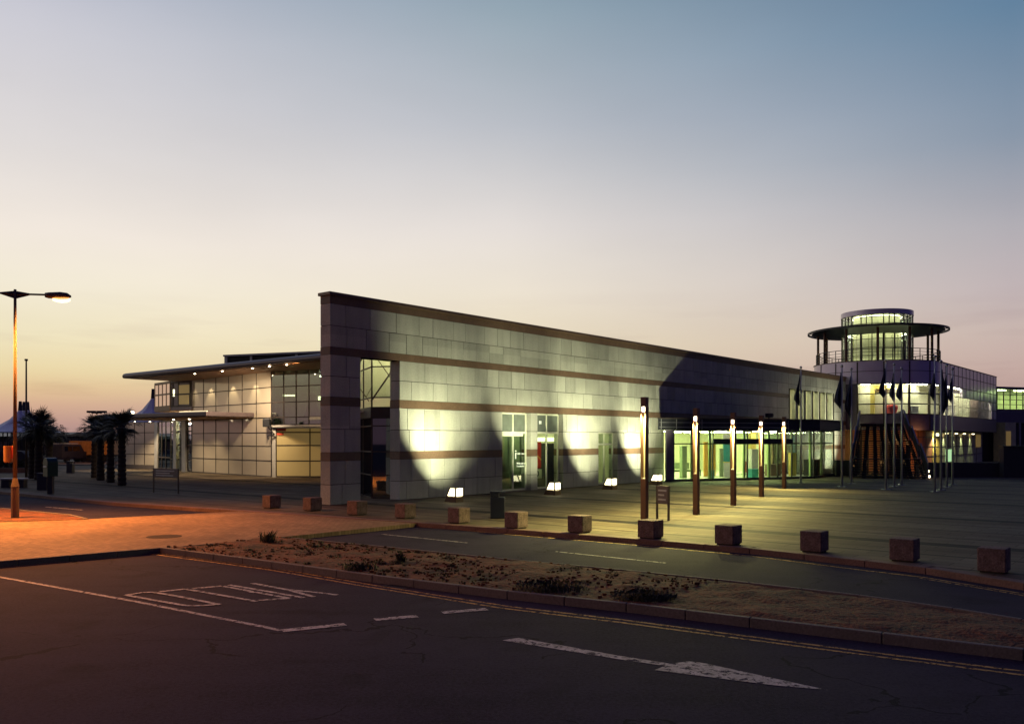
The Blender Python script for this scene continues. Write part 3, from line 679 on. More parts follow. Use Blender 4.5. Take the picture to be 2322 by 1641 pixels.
MB().bar((-12.2,54.4,3.25),(-11.2,54.4,4.7),.12).bar((-11.3,54.4,3.25),(-11.7,54.4,4.9),.1).bar((-12.0,54.4,3.6),(-11.2,54.4,4.0),.1).build('frame', 'shed', t_)
# garage style yellow screen
GA = Vector((-15.0,54.95,0)); GB = Vector((-10.6,54.5,0))
m, L = panel_wall(GA, GB, 2, [.05,1.04,2.02,2.85,3.16], 'yellow_panel', .07, name='yellow_panel')
MB(m).box(-.32, -.02, -.06, .3, 0, 3.17).build('door_post', 'pale_metal', wing)
MB(m).box(.05, 1.05-.4, -.06, -.03, 2.93, 3.1).build('notice_plate', 'bin_red', wing); MB(m).box(.05, .5, -.06, -.03, 2.68, 2.80).build('notice_plate', 'bin_red', wing)
sl = MB(); sl.prism([(-13.6,54.2),(-10.2,51.2),(-9.8,52.5),(-12.4,54.4)], 3.62, 3.78); sl.build('small_canopy', 'pale_metal', wing)
# security lamp
t_ = thing('security_camera', 'dark camera on a curled bracket on the panel wall', 'camera', XY(606,54.6))
a = P(606,968,54.6); MB().prism([(a.x-.25,a.y-.2),(a.x+.2,a.y-.2),(a.x+.2,a.y+.12),(a.x-.25,a.y+.12)], a.z, a.z+.55).build('camera_head', 'dark_metal', t_, bevel=.04)
MB().bar(a+Vector((0,0,.05)), a+Vector((.42,.1,-.45)), .06).bar(a+Vector((.42,.1,-.45)), a+Vector((.0,.1,-.55)), .06).bar(a+Vector((.0,.1,-.55)), a+Vector((.05,.1,-.8)), .05).build('bracket', 'dark_metal', t_)
# roof
RA = Vector((-27.8,61.6,0)); RB = Vector((-9.4,46.2,0)); rd = (RB-RA).normalized(); m = frame(RA, rd); L = (RB-RA).length
prof = [(0,6.86),(.03,6.78),(.12,6.75),(4.3,6.76),(15,6.9),(15,7.6),(2.5,7.28),(.25,7.12),(.08,7.06),(0,6.96)]
a_ = MB(m); n = len(prof); a_.add([(0,y,z) for y, z in prof]+[(L,y,z) for y, z in prof], [list(range(n)), list(range(2*n-1,n-1,-1))]+[(i,n+i,n+(i+1)%n,(i+1)%n) for i in range(n)])
roof = a_.build('roof', 'roof_metal', wing)
MB(m).box(.6, L-.1, .3, 4.25, 6.70, 6.747).build('soffit', 'soffit', wing)
# louvre box on roof
lv = MB(); A = XY(514,60); B = XY(760,57); m = frame(A, B-A); L = (B-A).length
q = MB(m); q.box(0, L, 0, 4, 7.3, 8.12); q.build('plant_screen', 'shed', wing)
q = MB(m)
for k in range(9): q.box(.1, L, -.05, -.005, 7.38+.08*k, 7.42+.08*k)
q.build('louvre_screen', 'dark_metal', wing)
q = MB(m); q.box(-.15, L, -.2, 4.1, 8.14, 8.26); q.box(-.12,.12,-.1,.0,7.2,8.13)
for x in (2.1, 2.35+3.4, 2.35+7.0): q.box(x-.09, x+.09, -.1, -.052, 7.2, 8.13)
q.build('plant_frame', 'pale_metal', wing)
# upper box bay
U1 = XY(351,67.0); U2 = XY(386,64.3); U3 = XY(434,62.9)
m = frame(U1, U2-U1); L = (U2-U1).length; q = MB(m)
q.box(0, L, .02, .06, 4.9, 6.6); q.build('pink_window_pane', 'pink_panel', wing)
q = MB(m); grid_frame(q, L, [4.88,5.8,6.62], [L*i/4 for i in range(5)], .12, -.02, .06); q.box(0,L,-.03,.1,6.62,6.75); q.box(0,L,-.05,.1,4.55,4.86); q.build('window_frame', 'brown_metal', wing)
m = frame(U2, U3-U2); L = (U3-U2).length; q = MB(m); q.box(0, L, .02, .10, 4.55, 6.75); q.build('dark_window', 'spandrel', wing)
q = MB(m); q.box(.42*L, .92*L, -.01, .018, 5.78, 6.4); q.build('lit_pane', 'yellow_panel', wing); q = MB(m); q.box(.42*L, .88*L, -.01, .018, 4.98, 5.66); q.build('lit_pane', 'yellow_panel', wing)
q = MB(m); grid_frame(q, L, [4.86,5.72,6.6], [0,.12*L,.4*L,.94*L,L], .09, -.03, .03); q.build('window_frame', 'frame_dark', wing)
q = MB(m); q.box(.14*L,.2*L,-.01,.015,5.6,6.1); q.build('window_light', 'bright_panel', wing)
q = MB(); q.prism([tuple(U1[:2]), tuple(U2[:2]), tuple(U3[:2]), (-21, 66), (-24, 70)], 4.5, 4.56); q.build('bay_floor', 'soffit', wing)
# lower left wall and doors
E1 = Vector((-32.2,71.8,0)); E2 = XY(351,69.6); E3 = XY(387,66.4)
panel_wall(E1, E2, 3, [.3,1.2,2.05,2.95,3.8], 'white_panel')
MB(frame(E1, E2-E1)).box(0,(E2-E1).length,-.05,.2,0,.3).build('plinth', 'kerb_stone', wing)
m = frame(E2, E3-E2); L = (E3-E2).length; q = MB(m); grid_frame(q, L, [.1,1.0,3.8], [.25*L,.45*L,.7*L,L], .1, -.02, .06); q.build('door_frame', 'frame_dark', wing)
MB(m).box(.25*L, L, .01, .02, .1, 3.8).build('door_pane', 'glass_mirror', wing); MB(m).box(0, .2*L, -.05, .2, 0, 3.8).build('door_column', 'pale_metal', wing)
m = frame(E3, P1-E3); L = (P1-E3).length; q = MB(m); grid_frame(q, L, [.1,.9,2.0,3.0,3.8], [0,.3*L,.5*L,.8*L,L], .1, -.02, .06); q.build('door_frame', 'frame_dark', wing)
MB(m).box(0, L, .01, .02, .1, 3.8).build('door_pane', 'glass', wing)
MB(m).box(.22*L,.36*L,-.15,.1,0,3.8).build('door_column', 'pale_metal', wing); MB(m).box(.62*L,.80*L,-.15,.1,0,3.8).build('door_column', 'pale_metal', wing)
q = MB(m); q.box(-.3, L, 1.8, 1.9, 0, 3.8); q.build('hall_wall', 'yellow_in', wing); q = MB(m); q.box(.1*L,.9*L,.9,1.0,3.55,3.65); q.build('hall_light', 'tube_white', wing)
# lower canopy
CA = Vector((-29.7,61.4,0)); CB = Vector((-19.0,53.6,0)); m = frame(CA, CB-CA); L = (CB-CA).length
q = MB(m); q.box(0, L, 0, 5.3, 3.84, 4.14); q.build('entrance_canopy', 'roof_metal', wing, bevel=.06)
q = MB(m); q.box(.2, L-.2, .2, 5.2, 3.80, 3.838); q.build('canopy_soffit', 'soffit', wing)
q = MB(m); q.box(L-3.0, L-.1, .1, .2, 4.145, 4.20); q.build('canopy_light', 'canopy_strip', wing)
q = MB(); c = P(300, 935, 62); q.box(c.x-.09,c.x+.09,c.y-.1,c.y+.1,c.z-.06,c.z+.08); q.build('canopy_lamp', 'down_lamp', wing)
# soffit downlights
for (u, v) in ((442,847),(504,841),(573,834.5),(611,830),(650,826.5)):
    Y = F*(ZS-.06-H)/(V0-v); p = XY(u, Y); p.z = 6.69
    MB().tube(p, p-Vector((0,0,.03)), .055, n=10).build('downlight', 'down_lamp', wing)
for k, x in enumerate((-16.7,-18.9,-21.2,-14.6,-23.0)):
    pos = P0+(P1-P0)*((-15.3-x)/8.1); pos = pos+Vector((-.70,-.72,0))*.55; pos.z = 6.55
    lamp('soffit_spot', 'SPOT', pos, 150 if k < 3 else 50, (1,.78,.45), pos+Vector((.12,.13,-1)), 75, .6, .04)
for p in (P(246,947,66.5), P(306,952,67.5), P(340,952,67.5), Vector((-23.6,60.2,0)), Vector((-21.9,58.6,0))):  # last two are extra lamps, added to brighten the lower panels
    pos = Vector((p.x, p.y, 3.74)); lamp('canopy_spot', 'SPOT', pos, 420, (1,.74,.44), pos+Vector((0,.15,-1)), 110, .6, .05)
    MB().tube(pos+Vector((0,0,.05)), pos+Vector((0,0,.02)), .06, n=10).build('downlight', 'down_lamp', wing)
lamp('fill_spot', 'SPOT', (-15.6,51.6,6.4), 2600, (1,.74,.46), (-18.6,57.3,1.2), 105, .8, .3)  # added fill lamp with no fitting, brightens the pale panels
lamp('fill_spot', 'SPOT', (-12.3,48.6,6.6), 700, (1,.6,.25), (-13,53.5,1), 130, .8, .3)  # second added fill lamp, lifts the yellow screen

# ------------------------------------------------------------------ tower building
CX = Vector((32.95,78,0)); RD = 5.35
tower = thing('round_tower_building', 'two storey building with round glass front and rooftop lookout', 'building', CX)
A0, A1 = R(-200), R(-39.5); AG = R(-129.5)
MB().arc(CX, RD-.25, RD, A0, A1, 7.15, 9.07, 60).build('parapet_wall', 'purple_panel', tower, smooth=False)
MB().arc(CX, RD-.25, RD, A0, A1, 3.2, 4.5, 60).build('spandrel', 'spandrel', tower)
MB().arc(CX, RD-.25, RD, A0, AG, 4.5, 7.15, 30).build('side_wall', 'spandrel', tower)
MB().arc(CX, RD-.14, RD-.12, AG, A1, 4.5, 7.15, 48).build('drum_window_pane', 'glass', tower)
q = MB()
for z in (4.53, 5.40, 6.28, 7.12): q.arc(CX, RD-.16, RD+.012, AG, A1, z-.045, z+.045, 48)
for k in range(5):
    a = AG+(A1-AG)*k/4; q.arc(CX, RD-.17, RD+.03, a-.010, a+.010, 3.25, 9.0, 1)
for a in (R(-151), R(-172)): q.arc(CX, RD-.17, RD+.03, a-.008, a+.008, 7.15, 9.0, 1)
q.arc(CX, RD, RD+.015, A0, A1, 8.18, 8.22, 60); q.build('drum_mullions', 'frame_dark', tower)
q = MB(); q.arc(CX, RD-.3, RD+.06, A0, A1, 9.07, 9.13, 60); q.build('parapet_coping', 'frame_dark', tower)
q = MB(); q.lathe(CX, [(0.01,3.15),(RD-.02,3.15),(RD-.02,3.2)], 60); q.build('drum_soffit', 'shed', tower)
q = MB(); q.lathe(CX, [(RD-.3,4.45),(0.01,4.45)], 48); q.build('drum_floor', 'floor_in', tower)
q = MB(); q.lathe(CX, [(RD-.3,7.2),(0.01,7.2)], 48); q.build('drum_ceiling', 'cream', tower)
q = MB(); q.lathe(CX, [(RD-.2,8.9),(0.01,8.9)], 48); q.build('roof_terrace', 'shed', tower)
q = MB(); q.arc(CX, 3.4, 3.5, R(-170), R(-20), 4.46, 7.19, 24); q.build('interior_wall', 'cream', tower)
q = MB()
for a, r in ((-125,4.4),(-100,4.3),(-75,4.4),(-55,4.3)):
    e = CX+Vector((math.cos(R(a))*r, math.sin(R(a))*r, 0)); q.box(e.x-.35,e.x+.35,e.y-.12,e.y+.12,7.10,7.18)
q.build('ceiling_light', 'tube_tower', tower)
q = MB()
for a in (-116,-103,-88,-72,-60):
    e = CX+Vector((math.cos(R(a))*3.52, math.sin(R(a))*3.52, 0)); q.tube(e+Vector((0,0,6.7)), e+Vector((0,0,6.82)), .06, n=10)
q.build('wall_lamp', 'lamp_flood', tower)
def drum_item(a, r, name, label, cat, m, w, z0, z1):
    e = CX+Vector((math.cos(R(a))*r, math.sin(R(a))*r, 0)); b = MB(frame(e, (-math.sin(R(a)), math.cos(R(a)))))
    b.box(-w/2, w/2, -.15, .15, z0, z1); return simple(name, label, cat, b, m, bevel=.02)
drum_item(-118, 3.8, 'yellow_doorframe', 'yellow door frame inside the round upper room', 'door frame', 'yellow_in', .35, 4.47, 7.1)
drum_item(-108, 3.75, 'yellow_lintel', 'yellow lintel band beside the yellow door frame upstairs', 'lintel', 'yellow_in', 1.6, 6.75, 7.05)
e = CX+Vector((math.cos(R(-97))*4.3, math.sin(R(-97))*4.3, 4.46))
simple('armchair', 'round red armchair in the upper glass room', 'armchair', MB().lathe(e, [(.3,0),(.42,.3),(.5,.7),(.45,.85),(.2,.9),(.01,.92)], 16), 'red_in')
drum_item(-70, 4.3, 'framed_picture', 'white framed picture leaning by the upper glass', 'picture', 'white_in', .7, 4.47, 5.15)
drum_item(-70, 4.25, 'picture_frame', 'dark easel frame behind the white picture', 'frame', 'dark_in', .85, 4.47, 5.22)
# straight wing of the tower building
T0 = CX+N*RD; TM = frame(T0, D1); TL = 23.4
q = MB(TM); q.box(0.02, TL, .0, .25, 7.15, 9.07); q.box(8.0, TL, .0, .25, 6.28, 7.149); q.box(20.9, TL, 0, .25, 4.5, 6.279); q.build('upper_wall', 'purple_panel', tower)
q = MB(TM); q.box(0.02, TL, .0, .25, 3.2, 4.499); q.build('spandrel', 'spandrel', tower)
q = MB(TM); q.box(TL-.25, TL, .26, 12, 3.2, 9.07); q.build('end_wall', 'spandrel', tower); q = MB(TM); q.box(0,TL,.26,12,8.7,8.8); q.build('roof', 'shed', tower)
q = MB(TM); q.box(-.02, TL+.05, -.06, .3, 9.072, 9.13); q.build('parapet_coping', 'frame_dark', tower)
q = MB(TM)
for k in range(16):
    x = TL*k/15; q.box(x-.03, x+.03, -.02, -.002, 4.5, 9.06)
for z in (8.2, 7.15, 6.28, 5.40, 4.5): q.box(.03, TL-.03, -.018, -.001, z-.03, z+.03)
q.build('wing_mullions', 'frame_dark', tower)
q = MB(TM); q.box(.05, 8.0, .05, .06, 4.5, 7.15); q.box(8.0, 20.9, .05, .06, 4.5, 6.28); q.build('wing_window_pane', 'glass', tower)
q = MB(TM); q.box(0,TL,.26,6,4.42,4.47); q.build('upper_floor', 'floor_in', tower); q = MB(TM); q.box(0,TL,.26,6,7.25,7.3); q.build('upper_ceiling', 'cream', tower)
q = MB(TM); q.box(0,TL,5,5.1,4.47,7.25); q.build('back_wall', 'cream', tower)
ceil_lights(tower, TM, [(1+2.2*k, 2.3+2.2*k, .55, .85) for k in range(9)], 7.24, 'tube_tower')
cu = MB(TM); x = 6.2
while x < 20.8:
    cu.box(x, x+.16, 1.35, 1.38, 4.5, 6.9); x += .30 if x < 17 else .21
cu.build('blind', 'cream', tower); cu = MB(TM); x = 17.1
while x < 20.8: cu.box(x, x+.5, 1.2, 1.22, 4.5, 6.9); x += .62
cu.build('brown_curtain', 'sign_board', tower)
# lookout cylinder
RT = 2.98
q = MB(); q.arc(CX, RT-.04, RT-.02, 0, 2*math.pi, 8.95, 11.9, 60); q.arc(CX, RT-.04, RT-.02, 0, 2*math.pi, 12.2, 13.35, 60); q.build('lookout_pane', 'glass_green', tower)
q = MB()
for k in range(20):
    a = 2*math.pi*k/20+.1; w = .026 if k % 2 == 0 else .014
    q.arc(CX, RT-.06, RT+.05, a-w, a+w, 8.9, 11.9, 1); q.arc(CX, RT-.05, RT+.03, a-.012, a+.012, 12.1, 13.3, 1)
    a += math.pi/20
    if k % 2 == 0: q.arc(CX, RT-.05, RT+.03, a-.010, a+.010, 12.1, 13.3, 1)
for z in (9.0, 9.7, 10.45, 11.2, 12.3, 12.55, 13.1, 13.33): q.arc(CX, RT-.03, RT+.015, 0, 2*math.pi, z-.025, z+.025, 60)
q.build('lookout_mullions', 'frame_dark', tower)
q = MB(); q.arc(CX, RT-.1, RT+.06, 0, 2*math.pi, 13.36, 13.78, 60); q.build('lookout_band', 'purple_panel', tower)
q = MB(); q.lathe(CX, [(RT,13.74),(.01,13.9)], 40); q.build('lookout_roof', 'dark_metal', tower)
q = MB(); q.lathe(CX, [(5.55,12.05),(5.45,11.99),(3.0,11.66),(2.9,11.66),(2.9,12.3),(3.0,12.28),(5.55,12.08),(5.55,12.05)], 72); q.build('canopy_disc', 'dark_metal', tower, smooth=False)
q = MB(); 
n = 72
for k in range(n):
    a, b = 2*math.pi*k/n, 2*math.pi*(k+1)/n
    q.bar(CX+Vector((math.cos(a)*5.86, math.sin(a)*5.86, 12.05)), CX+Vector((math.cos(b)*5.86, math.sin(b)*5.86, 12.05)), .12, .16)
    if k % 3 == 0: q.bar(CX+Vector((math.cos(a)*5.5, math.sin(a)*5.5, 12.06)), CX+Vector((math.cos(a)*5.84, math.sin(a)*5.84, 12.06)), .07, .07)
q.build('canopy_rim', 'dark_metal', tower)
q = MB()
for z in (8.95, 12.0): q.lathe(CX+Vector((0,0,z)), [(RT-.1,0),(.01,0)], 40)
q.build('lookout_floor', 'cream', tower)
q = MB(); q.arc(CX, 1.9, 1.95, 0, 2*math.pi, 8.97, 11.75, 20); q.arc(CX, 1.9, 1.95, 0, 2*math.pi, 12.05, 13.5, 20); q.build('lift_core', 'cream', tower)
q = MB()
q.arc(CX, 2.32, 2.42, 0, 2*math.pi, 11.76, 11.80, 40); q.arc(CX, 2.45, 2.60, 0, 2*math.pi, 8.97, 8.99, 40); q.arc(CX, 2.45, 2.6, 0, 2*math.pi, 12.29, 12.31, 40); q.arc(CX, 2.05, 2.10, 0, 2*math.pi, 13.31, 13.33, 40)  # rings at floor level are added to lift the lower glazing
q.build('lookout_light', 'tube_look', tower)
q = MB()
for k in range(18):
    a = k*math.pi/9+.13; q.arc(CX, 1.96, 2.02, a-.02, a+.03, 8.97, 11.7, 1)
q.build('core_ribs', 'cream_dim', tower)
col = None
for k in range(12):
    a = R(8)+k*math.pi/6; e = CX+Vector((math.cos(a)*5.0, math.sin(a)*5.0, 0))
    MB().tube(e+Vector((0,0,8.9)), e+Vector((0,0,11.93)), .11, n=12).build('canopy_post', 'bronze', tower)
q = MB()
for k in range(40):
    a, b = 2*math.pi*k/40, 2*math.pi*(k+1)/40
    pa, pb = CX+Vector((math.cos(a), math.sin(a), 0))*5.15, CX+Vector((math.cos(b), math.sin(b), 0))*5.15
    for z in (9.35, 9.6, 9.85, 10.12): q.bar(pa*1+Vector((0,0,z)), pb+Vector((0,0,z)), .03 if z < 10 else .05)
    q.bar(pa+Vector((0,0,8.95)), pa+Vector((0,0,10.12)), .05)
q.build('terrace_railing', 'dark_metal', tower)
# ground floor under the overhang
q = MB(); q.arc(CX, 3.9, 4.0, R(-180), R(-39.5), 0, 3.15, 40); q.build('ground_floor_wall', 'orange_brick', tower)
q = MB()
for a in (-150,-125,-100,-78,-58): q.arc(CX, 4.0, 4.03, R(a)-.01, R(a)+.01, 0, 3.14, 1)
for z in (.9, 1.75, 2.6): q.arc(CX, 4.0, 4.02, R(-180), R(-39.5), z-.025, z+.025, 40)
q.build('wall_joints', 'frame_dark', tower)
GM = frame(CX+N*4.0, D1)
q = MB(GM); q.box(2.6, 5.9, 0, .2, 0, 3.14); q.build('lit_wall', 'yellow_in', tower)
q = MB(GM); q.box(0, 2.6, 0, .2, 0, 3.14); q.build('end_panel_wall', 'orange_brick', tower)
q = MB(GM); q.box(5.9, TL, 0, .2, 0, 3.14); q.build('grey_wall', 'cream_dim', tower)
q = MB(GM)
for x in (.5,2.6,3.4,4.2,5.0,5.85,8.6,11.6,14.6,17.6,20.5): q.box(x-.04,x+.04,-.03,-.002,0,3.14)
for z in (.9,1.75,2.6): q.box(0,TL,-.025,-.001,z-.03,z+.03)
q.build('wall_joints', 'frame_dark', tower)
q = MB(TM); q.box(0, TL, .02, 3, 3.14, 3.19); q.build('overhang_soffit', 'shed', tower)
q = MB(GM); q.box(7.4, 9.8, -.05, -.005, .3, 1.45); q.build('low_window', 'green_pane', tower)
def gp(x, y, z): return GM @ Vector((x, y, z))
p = gp(2.9, -.35, 2.75); q = MB(GM); q.box(2.75, 3.5, -.35, -.1, 2.72, 2.95); q.build('wall_lantern', 'bright_panel', tower)
lamp('lantern_light', 'SPOT', gp(3.1,-.5,2.7), 420, (1,.9,.5), gp(3.4,-.1,0), 150, .5, .1)
for x in (6.6, 10.3, 13.6, 17.5):
    q = MB(GM); q.box(x-.35, x+.35, -.9, -.05, 2.98, 3.04); q.build('downlight_hood', 'frame_white', tower)
    lamp('scallop_spot', 'SPOT', gp(x,-.30,2.9), 160, (.85,1,.55), gp(x,-.02,0), 70, .5, .05)
    MB(GM).box(x-.1, x+.1, -.4, -.2, 2.93, 2.975).build('downlight', 'tiny_lamp', tower)
q = MB(GM); q.box(20.2, 22.2, -.1, -.01, 1.6, 2.9); q.build('lit_window', 'yellow_panel', tower)
lamp('overhang_light', 'POINT', CX+Vector((1.2,-5.6,2.7)), 70, (1,.42,.12), rad=.1)
lamp('overhang_light', 'POINT', CX+Vector((-3.6,-5.6,1.2)), 25, (1,.40,.10), rad=.1)

# far building at right
far = thing('far_glass_building', 'distant building with green lit glazing beyond the round tower', 'building', (52.5,96,0), (.93,.36))
fm_ = frame((52.2,95.5,0), (.93,.36)); 
q = MB(fm_); q.box(0,20,0,8,8.05,8.3); q.box(0,20,0,8,4.3,5.75); q.build('slab', 'spandrel', far)
q = MB(fm_); grid_frame(q, 20, [5.76,6.3,6.85,7.4,8.04], [k*1.0 for k in range(21)], .07, -.03, .05); q.build('window_frame', 'frame_dark', far)
q = MB(fm_); q.box(0,20,.01,.02,5.76,8.04); q.build('pane', 'glass_green', far); q = MB(fm_); q.box(0,20,4,4.1,5.76,8.04); q.build('interior_wall', 'cream', far)
ceil_lights(far, fm_, [(1+3*k, 2.2+3*k, 1.5, 2.0) for k in range(6)], 8.03, 'tube_green')
q = MB(fm_); q.box(1.4,3.0,-1.5,-.02,0,4.28); q.build('stair_tower', 'cream_dim', far); q = MB(fm_); q.box(1.5,2.2,-1.55,-1.51,1.4,3.3); q.build('lit_window', 'yellow_panel', far)
q = MB(fm_); q.box(-6,20,.5,.7,0,4.28); q.build('ground_wall', 'shed', far); q = MB(fm_); q.box(4.2,4.4,-1.0,-.8,0,4.28); q.build('column', 'grey_metal', far)

# ------------------------------------------------------------------ entrance stairs
st = thing('outdoor_stair', 'broad dark outdoor stair with open treads rising to the round building', 'staircase', (23.05,52.9,0), (.354,.935))
SD = Vector((.354,.935,0)); SM = Matrix(((SD.y,SD.x,0,23.05),(-SD.x,SD.y,0,52.9),(0,0,1,0),(0,0,0,1)))   # x across, y forward
tr, ris, strg, pan, rail = MB(SM), MB(SM), MB(SM), MB(SM), MB(SM)
y = 0.0; z = 0.0; path = [(0,0)]
def halfw(y): return 2.15-.085*y
for fl in range(3):
    for k in range(8):
        z += .147; w = halfw(y); tr.box(-w, w, y, y+.30, z-.055, z); y += .30
    path.append((y, z))
    if fl < 2: tr.box(-halfw(y), halfw(y), y, y+.9, z-.09, z-.001); y += .9; path.append((y, z))
tr.build('tread', 'dark_metal', st)
yl_, zl_ = y, z
for s in [-1,-.66,-.33,-.02,.30,.62,.98]:
    for (ya, za), (yb, zb_) in zip(path[:-1], path[1:]):
        strg.bar((s*halfw(ya)*.98, ya, za-.17), (s*halfw(yb)*.98, yb, zb_-.17), .22 if abs(s) < .9 else .12, .30)
    for (ya, za) in path[1:]: strg.bar((s*halfw(ya)*.98, ya+.4, 0), (s*halfw(ya)*.98, ya+.4, max(.1, za-.2)), .16)
strg.build('stringer', 'dark_metal', st)
for s in (-1, 1):
    for (ya, za), (yb, zb_) in zip(path[:-1], path[1:]):
        xa, xb = s*(halfw(ya)+.05), s*(halfw(yb)+.05)
        pan.add([(xa,ya,za+.12),(xb,yb,zb_+.12),(xb,yb,zb_+.85),(xa,ya,za+.85),(xa+.02,ya,za+.12),(xb+.02,yb,zb_+.12),(xb+.02,yb,zb_+.85),(xa+.02,ya,za+.85)], [(0,1,2,3),(7,6,5,4),(0,4,5,1),(2,6,7,3)])
        rail.bar((xa,ya,za+.95), (xb,yb,zb_+.95), .07); rail.bar((xa,ya,za-.05), (xa,ya,za+.95), .07)
    pan.build('balustrade_panel', 'dark_metal', st); rail.build('handrail', 'spandrel', st); pan, rail = MB(SM), MB(SM)
q = MB(SM); q.box(-halfw(yl_), halfw(yl_), yl_, yl_+9.8, zl_-.25, zl_-.002); q.build('bridge_deck', 'dark_metal', st)
q = MB(SM)
for s in (-1,1): q.box(s*halfw(yl_)-.02, s*halfw(yl_)+.02, yl_, yl_+9.8, zl_+.02, zl_+.95)
q.build('bridge_parapet', 'spandrel', st)
q = MB(SM); q.box(-2.4, 2.4, 10.9, 11.1, .05, 3.1); q.build('rear_screen', 'orange_brick', st)
for x_, y_, z_, p_ in ((1.7,8.2,.7,80),(-.5,8.2,.8,14),(.2,9.0,2.3,14),(-1.8,9.0,1.8,6)): lamp('stair_light', 'POINT', SM @ Vector((x_,y_,z_)), p_, (1,.46,.14), rad=.08)
for k in range(3):
    q = MB(SM); q.box(2.25, 2.33, .05+.7*k, .2+.7*k, .1+.3*k, .22+.3*k); simple('step_light', ['lowest small step light at the right foot of the stair','middle small step light on the right stair side','topmost small step light on the right stair side'][k], 'light', q, 'tiny_lamp')

# low dark walls and planters at the right
q = MB(); A, B = XY(1897,57.3), XY(1944,57.0); q.prism([tuple(A[:2]), tuple(B[:2]), (B.x,B.y+.5), (A.x,A.y+.5)], 0, 1.02); simple('planter_wall', 'low dark planter wall between the lobby and the stair', 'wall', q, 'darkwall')
q = MB(); A, B = XY(2100,55.0), XY(2278,55.0); q.prism([tuple(A[:2]), tuple(B[:2]), (B.x,B.y+.6), (A.x,A.y+.6)], 0, .93); simple('boundary_wall', 'long low dark wall right of the stair under the overhang lights', 'wall', q, 'darkwall')
t_ = thing('service_kiosk', 'dark boxy kiosk at the right edge above the low wall', 'kiosk', XY(2276,55.0)); q = MB(); A = XY(2276,54.5); q.box(A.x, A.x+6, A.y, A.y+.5, 0, 1.93); q.build('body', 'darkwall', t_)
q = MB(); q.box(A.x-.06, A.x+6.06, A.y-.06, A.y+.56, 1.932, 2.0); q.build('roof', 'dark_metal', t_)

# ------------------------------------------------------------------ flagpoles
def pole_thing(u, v, vtop, label, flag_px, seed):
    Y = F*H/(v-V0); base = XY(u, Y); top = H+(V0-vtop)*Y/F
    t = thing('flagpole', label, 'flagpole', base, (1,0), 'flagpoles before the round building')
    MB().tube(base, base+Vector((0,0,top)), .055, .032, n=12).build('pole', 'pale_metal', t, smooth=True)
    q = MB(); q.lathe(base+Vector((0,0,top)), [(.01,0),(.055,.02),(.075,.07),(.05,.13),(.01,.15)], 12); q.build('finial', 'grey_metal', t, smooth=True)
    q = MB(); q.box(base.x-.16, base.x+.16, base.y-.16, base.y+.16, 0, .03); q.build('base_plate', 'grey_metal', t)
    za, zb_, wd, side = flag_px; r_ = random.Random(seed); q = MB(); nz = 14; nx = 12; vs = []
    for i in range(nz+1):
        f = i/nz; z = za+(zb_-za)*f
        for j in range(nx+1):
            g = j/nx; env = (math.sin(min(1, f*1.25)*math.pi*.5))**.9*(1 if f < .78 else max(.06, (1-f)/.22))
            x = side*(.05+g*wd*.78*env*(.35+.65*min(1,f*1.5))); y_ = .10*math.sin(g*11+seed+f*3)*min(1, f*3)*env+.04*math.sin(g*23+seed)
            vs.append((base.x+x, base.y+y_, z-.25*g*f))
    q.add(vs, [(i*(nx+1)+j, i*(nx+1)+j+1, (i+1)*(nx+1)+j+1, (i+1)*(nx+1)+j) for i in range(nz) for j in range(nx)])
    o = q.build('flag', 'flag', t, smooth=True); s_ = o.modifiers.new('thick', 'SOLIDIFY'); s_.thickness = .012
    return t
fl = [(1816,1094.5,836,'leftmost flagpole, in front of the lobby glass',850,911,-1,.42),(1909,1102.8,833,'flagpole just right of the lobby, with a long limp flag',844,918,-1,.40),
      (1930.5,1096,840,'flagpole before the dark end of the stone wall',852,938,-1,.40),(2008.7,1109.7,820,'tallest flagpole before the middle of the stair',835,893,-1,.40),
      (2027.6,1103,829,'flagpole right of the stair centre with a narrow flag',846,898,-1,.22),(2044.8,1100,838,'flagpole at the stair right side with a short flag',856,900,-1,.30),
      (2120,1114.7,812,'nearest tall flagpole at the right end of the round glass',846,897,-1,.25),(2134,1110.6,823,'second pole of the right group with the widest flag',838,930,1,.35),
      (2147,1104,831,'third pole of the right group with its flag close by',850,902,-1,.25),(2160,1098.6,839,'rightmost flagpole with a small limp flag',857,904,-1,.27)]
for i, (u, v, vt, lb, va, vb, sd, wd) in enumerate(fl):
    Y = F*H/(v-V0); pole_thing(u, v, vt, lb, (H+(V0-va)*Y/F, H+(V0-vb)*Y/F, wd, sd), i*1.7)

# ------------------------------------------------------------------ column lights
def column_light(base, hgt, label):
    d = D1; m = frame(base, d); t = thing('column_light', label, 'light column', base, d, 'slender light columns across the plaza')
    w = .082
    MB(m).box(-w, w, -w, w, 0, 1.30).build('lower_shaft', 'bronze', t, bevel=.006)
    q = MB(m); q.box(-w, w, -w, -w+.022, 1.301, hgt-.27); q.box(-w, w, w-.022, w, 1.301, hgt-.27); q.box(w-.02, w, -w+.023, w-.023, 1.301, hgt-.27); q.build('slotted_shaft', 'bronze', t)
    q = MB(m); q.box(w-.035, w-.021, -w+.026, w-.026, 1.31, hgt-.30); q.build('reflector', 'reflector', t)
    MB(m).box(-w, w, -w, w, hgt-.268, hgt).build('cap', 'bronze', t, bevel=.006)
    q = MB(m); q.box(-w+.02, w-.04, -w+.035, w-.035, hgt-.40, hgt-.272); q.build('lamp', 'lamp_warm', t)
    MB(m).box(-w+.01, w-.022, -w+.025, w-.025, 1.302, 1.325).build('slot_base', 'pale_metal', t)
    return t
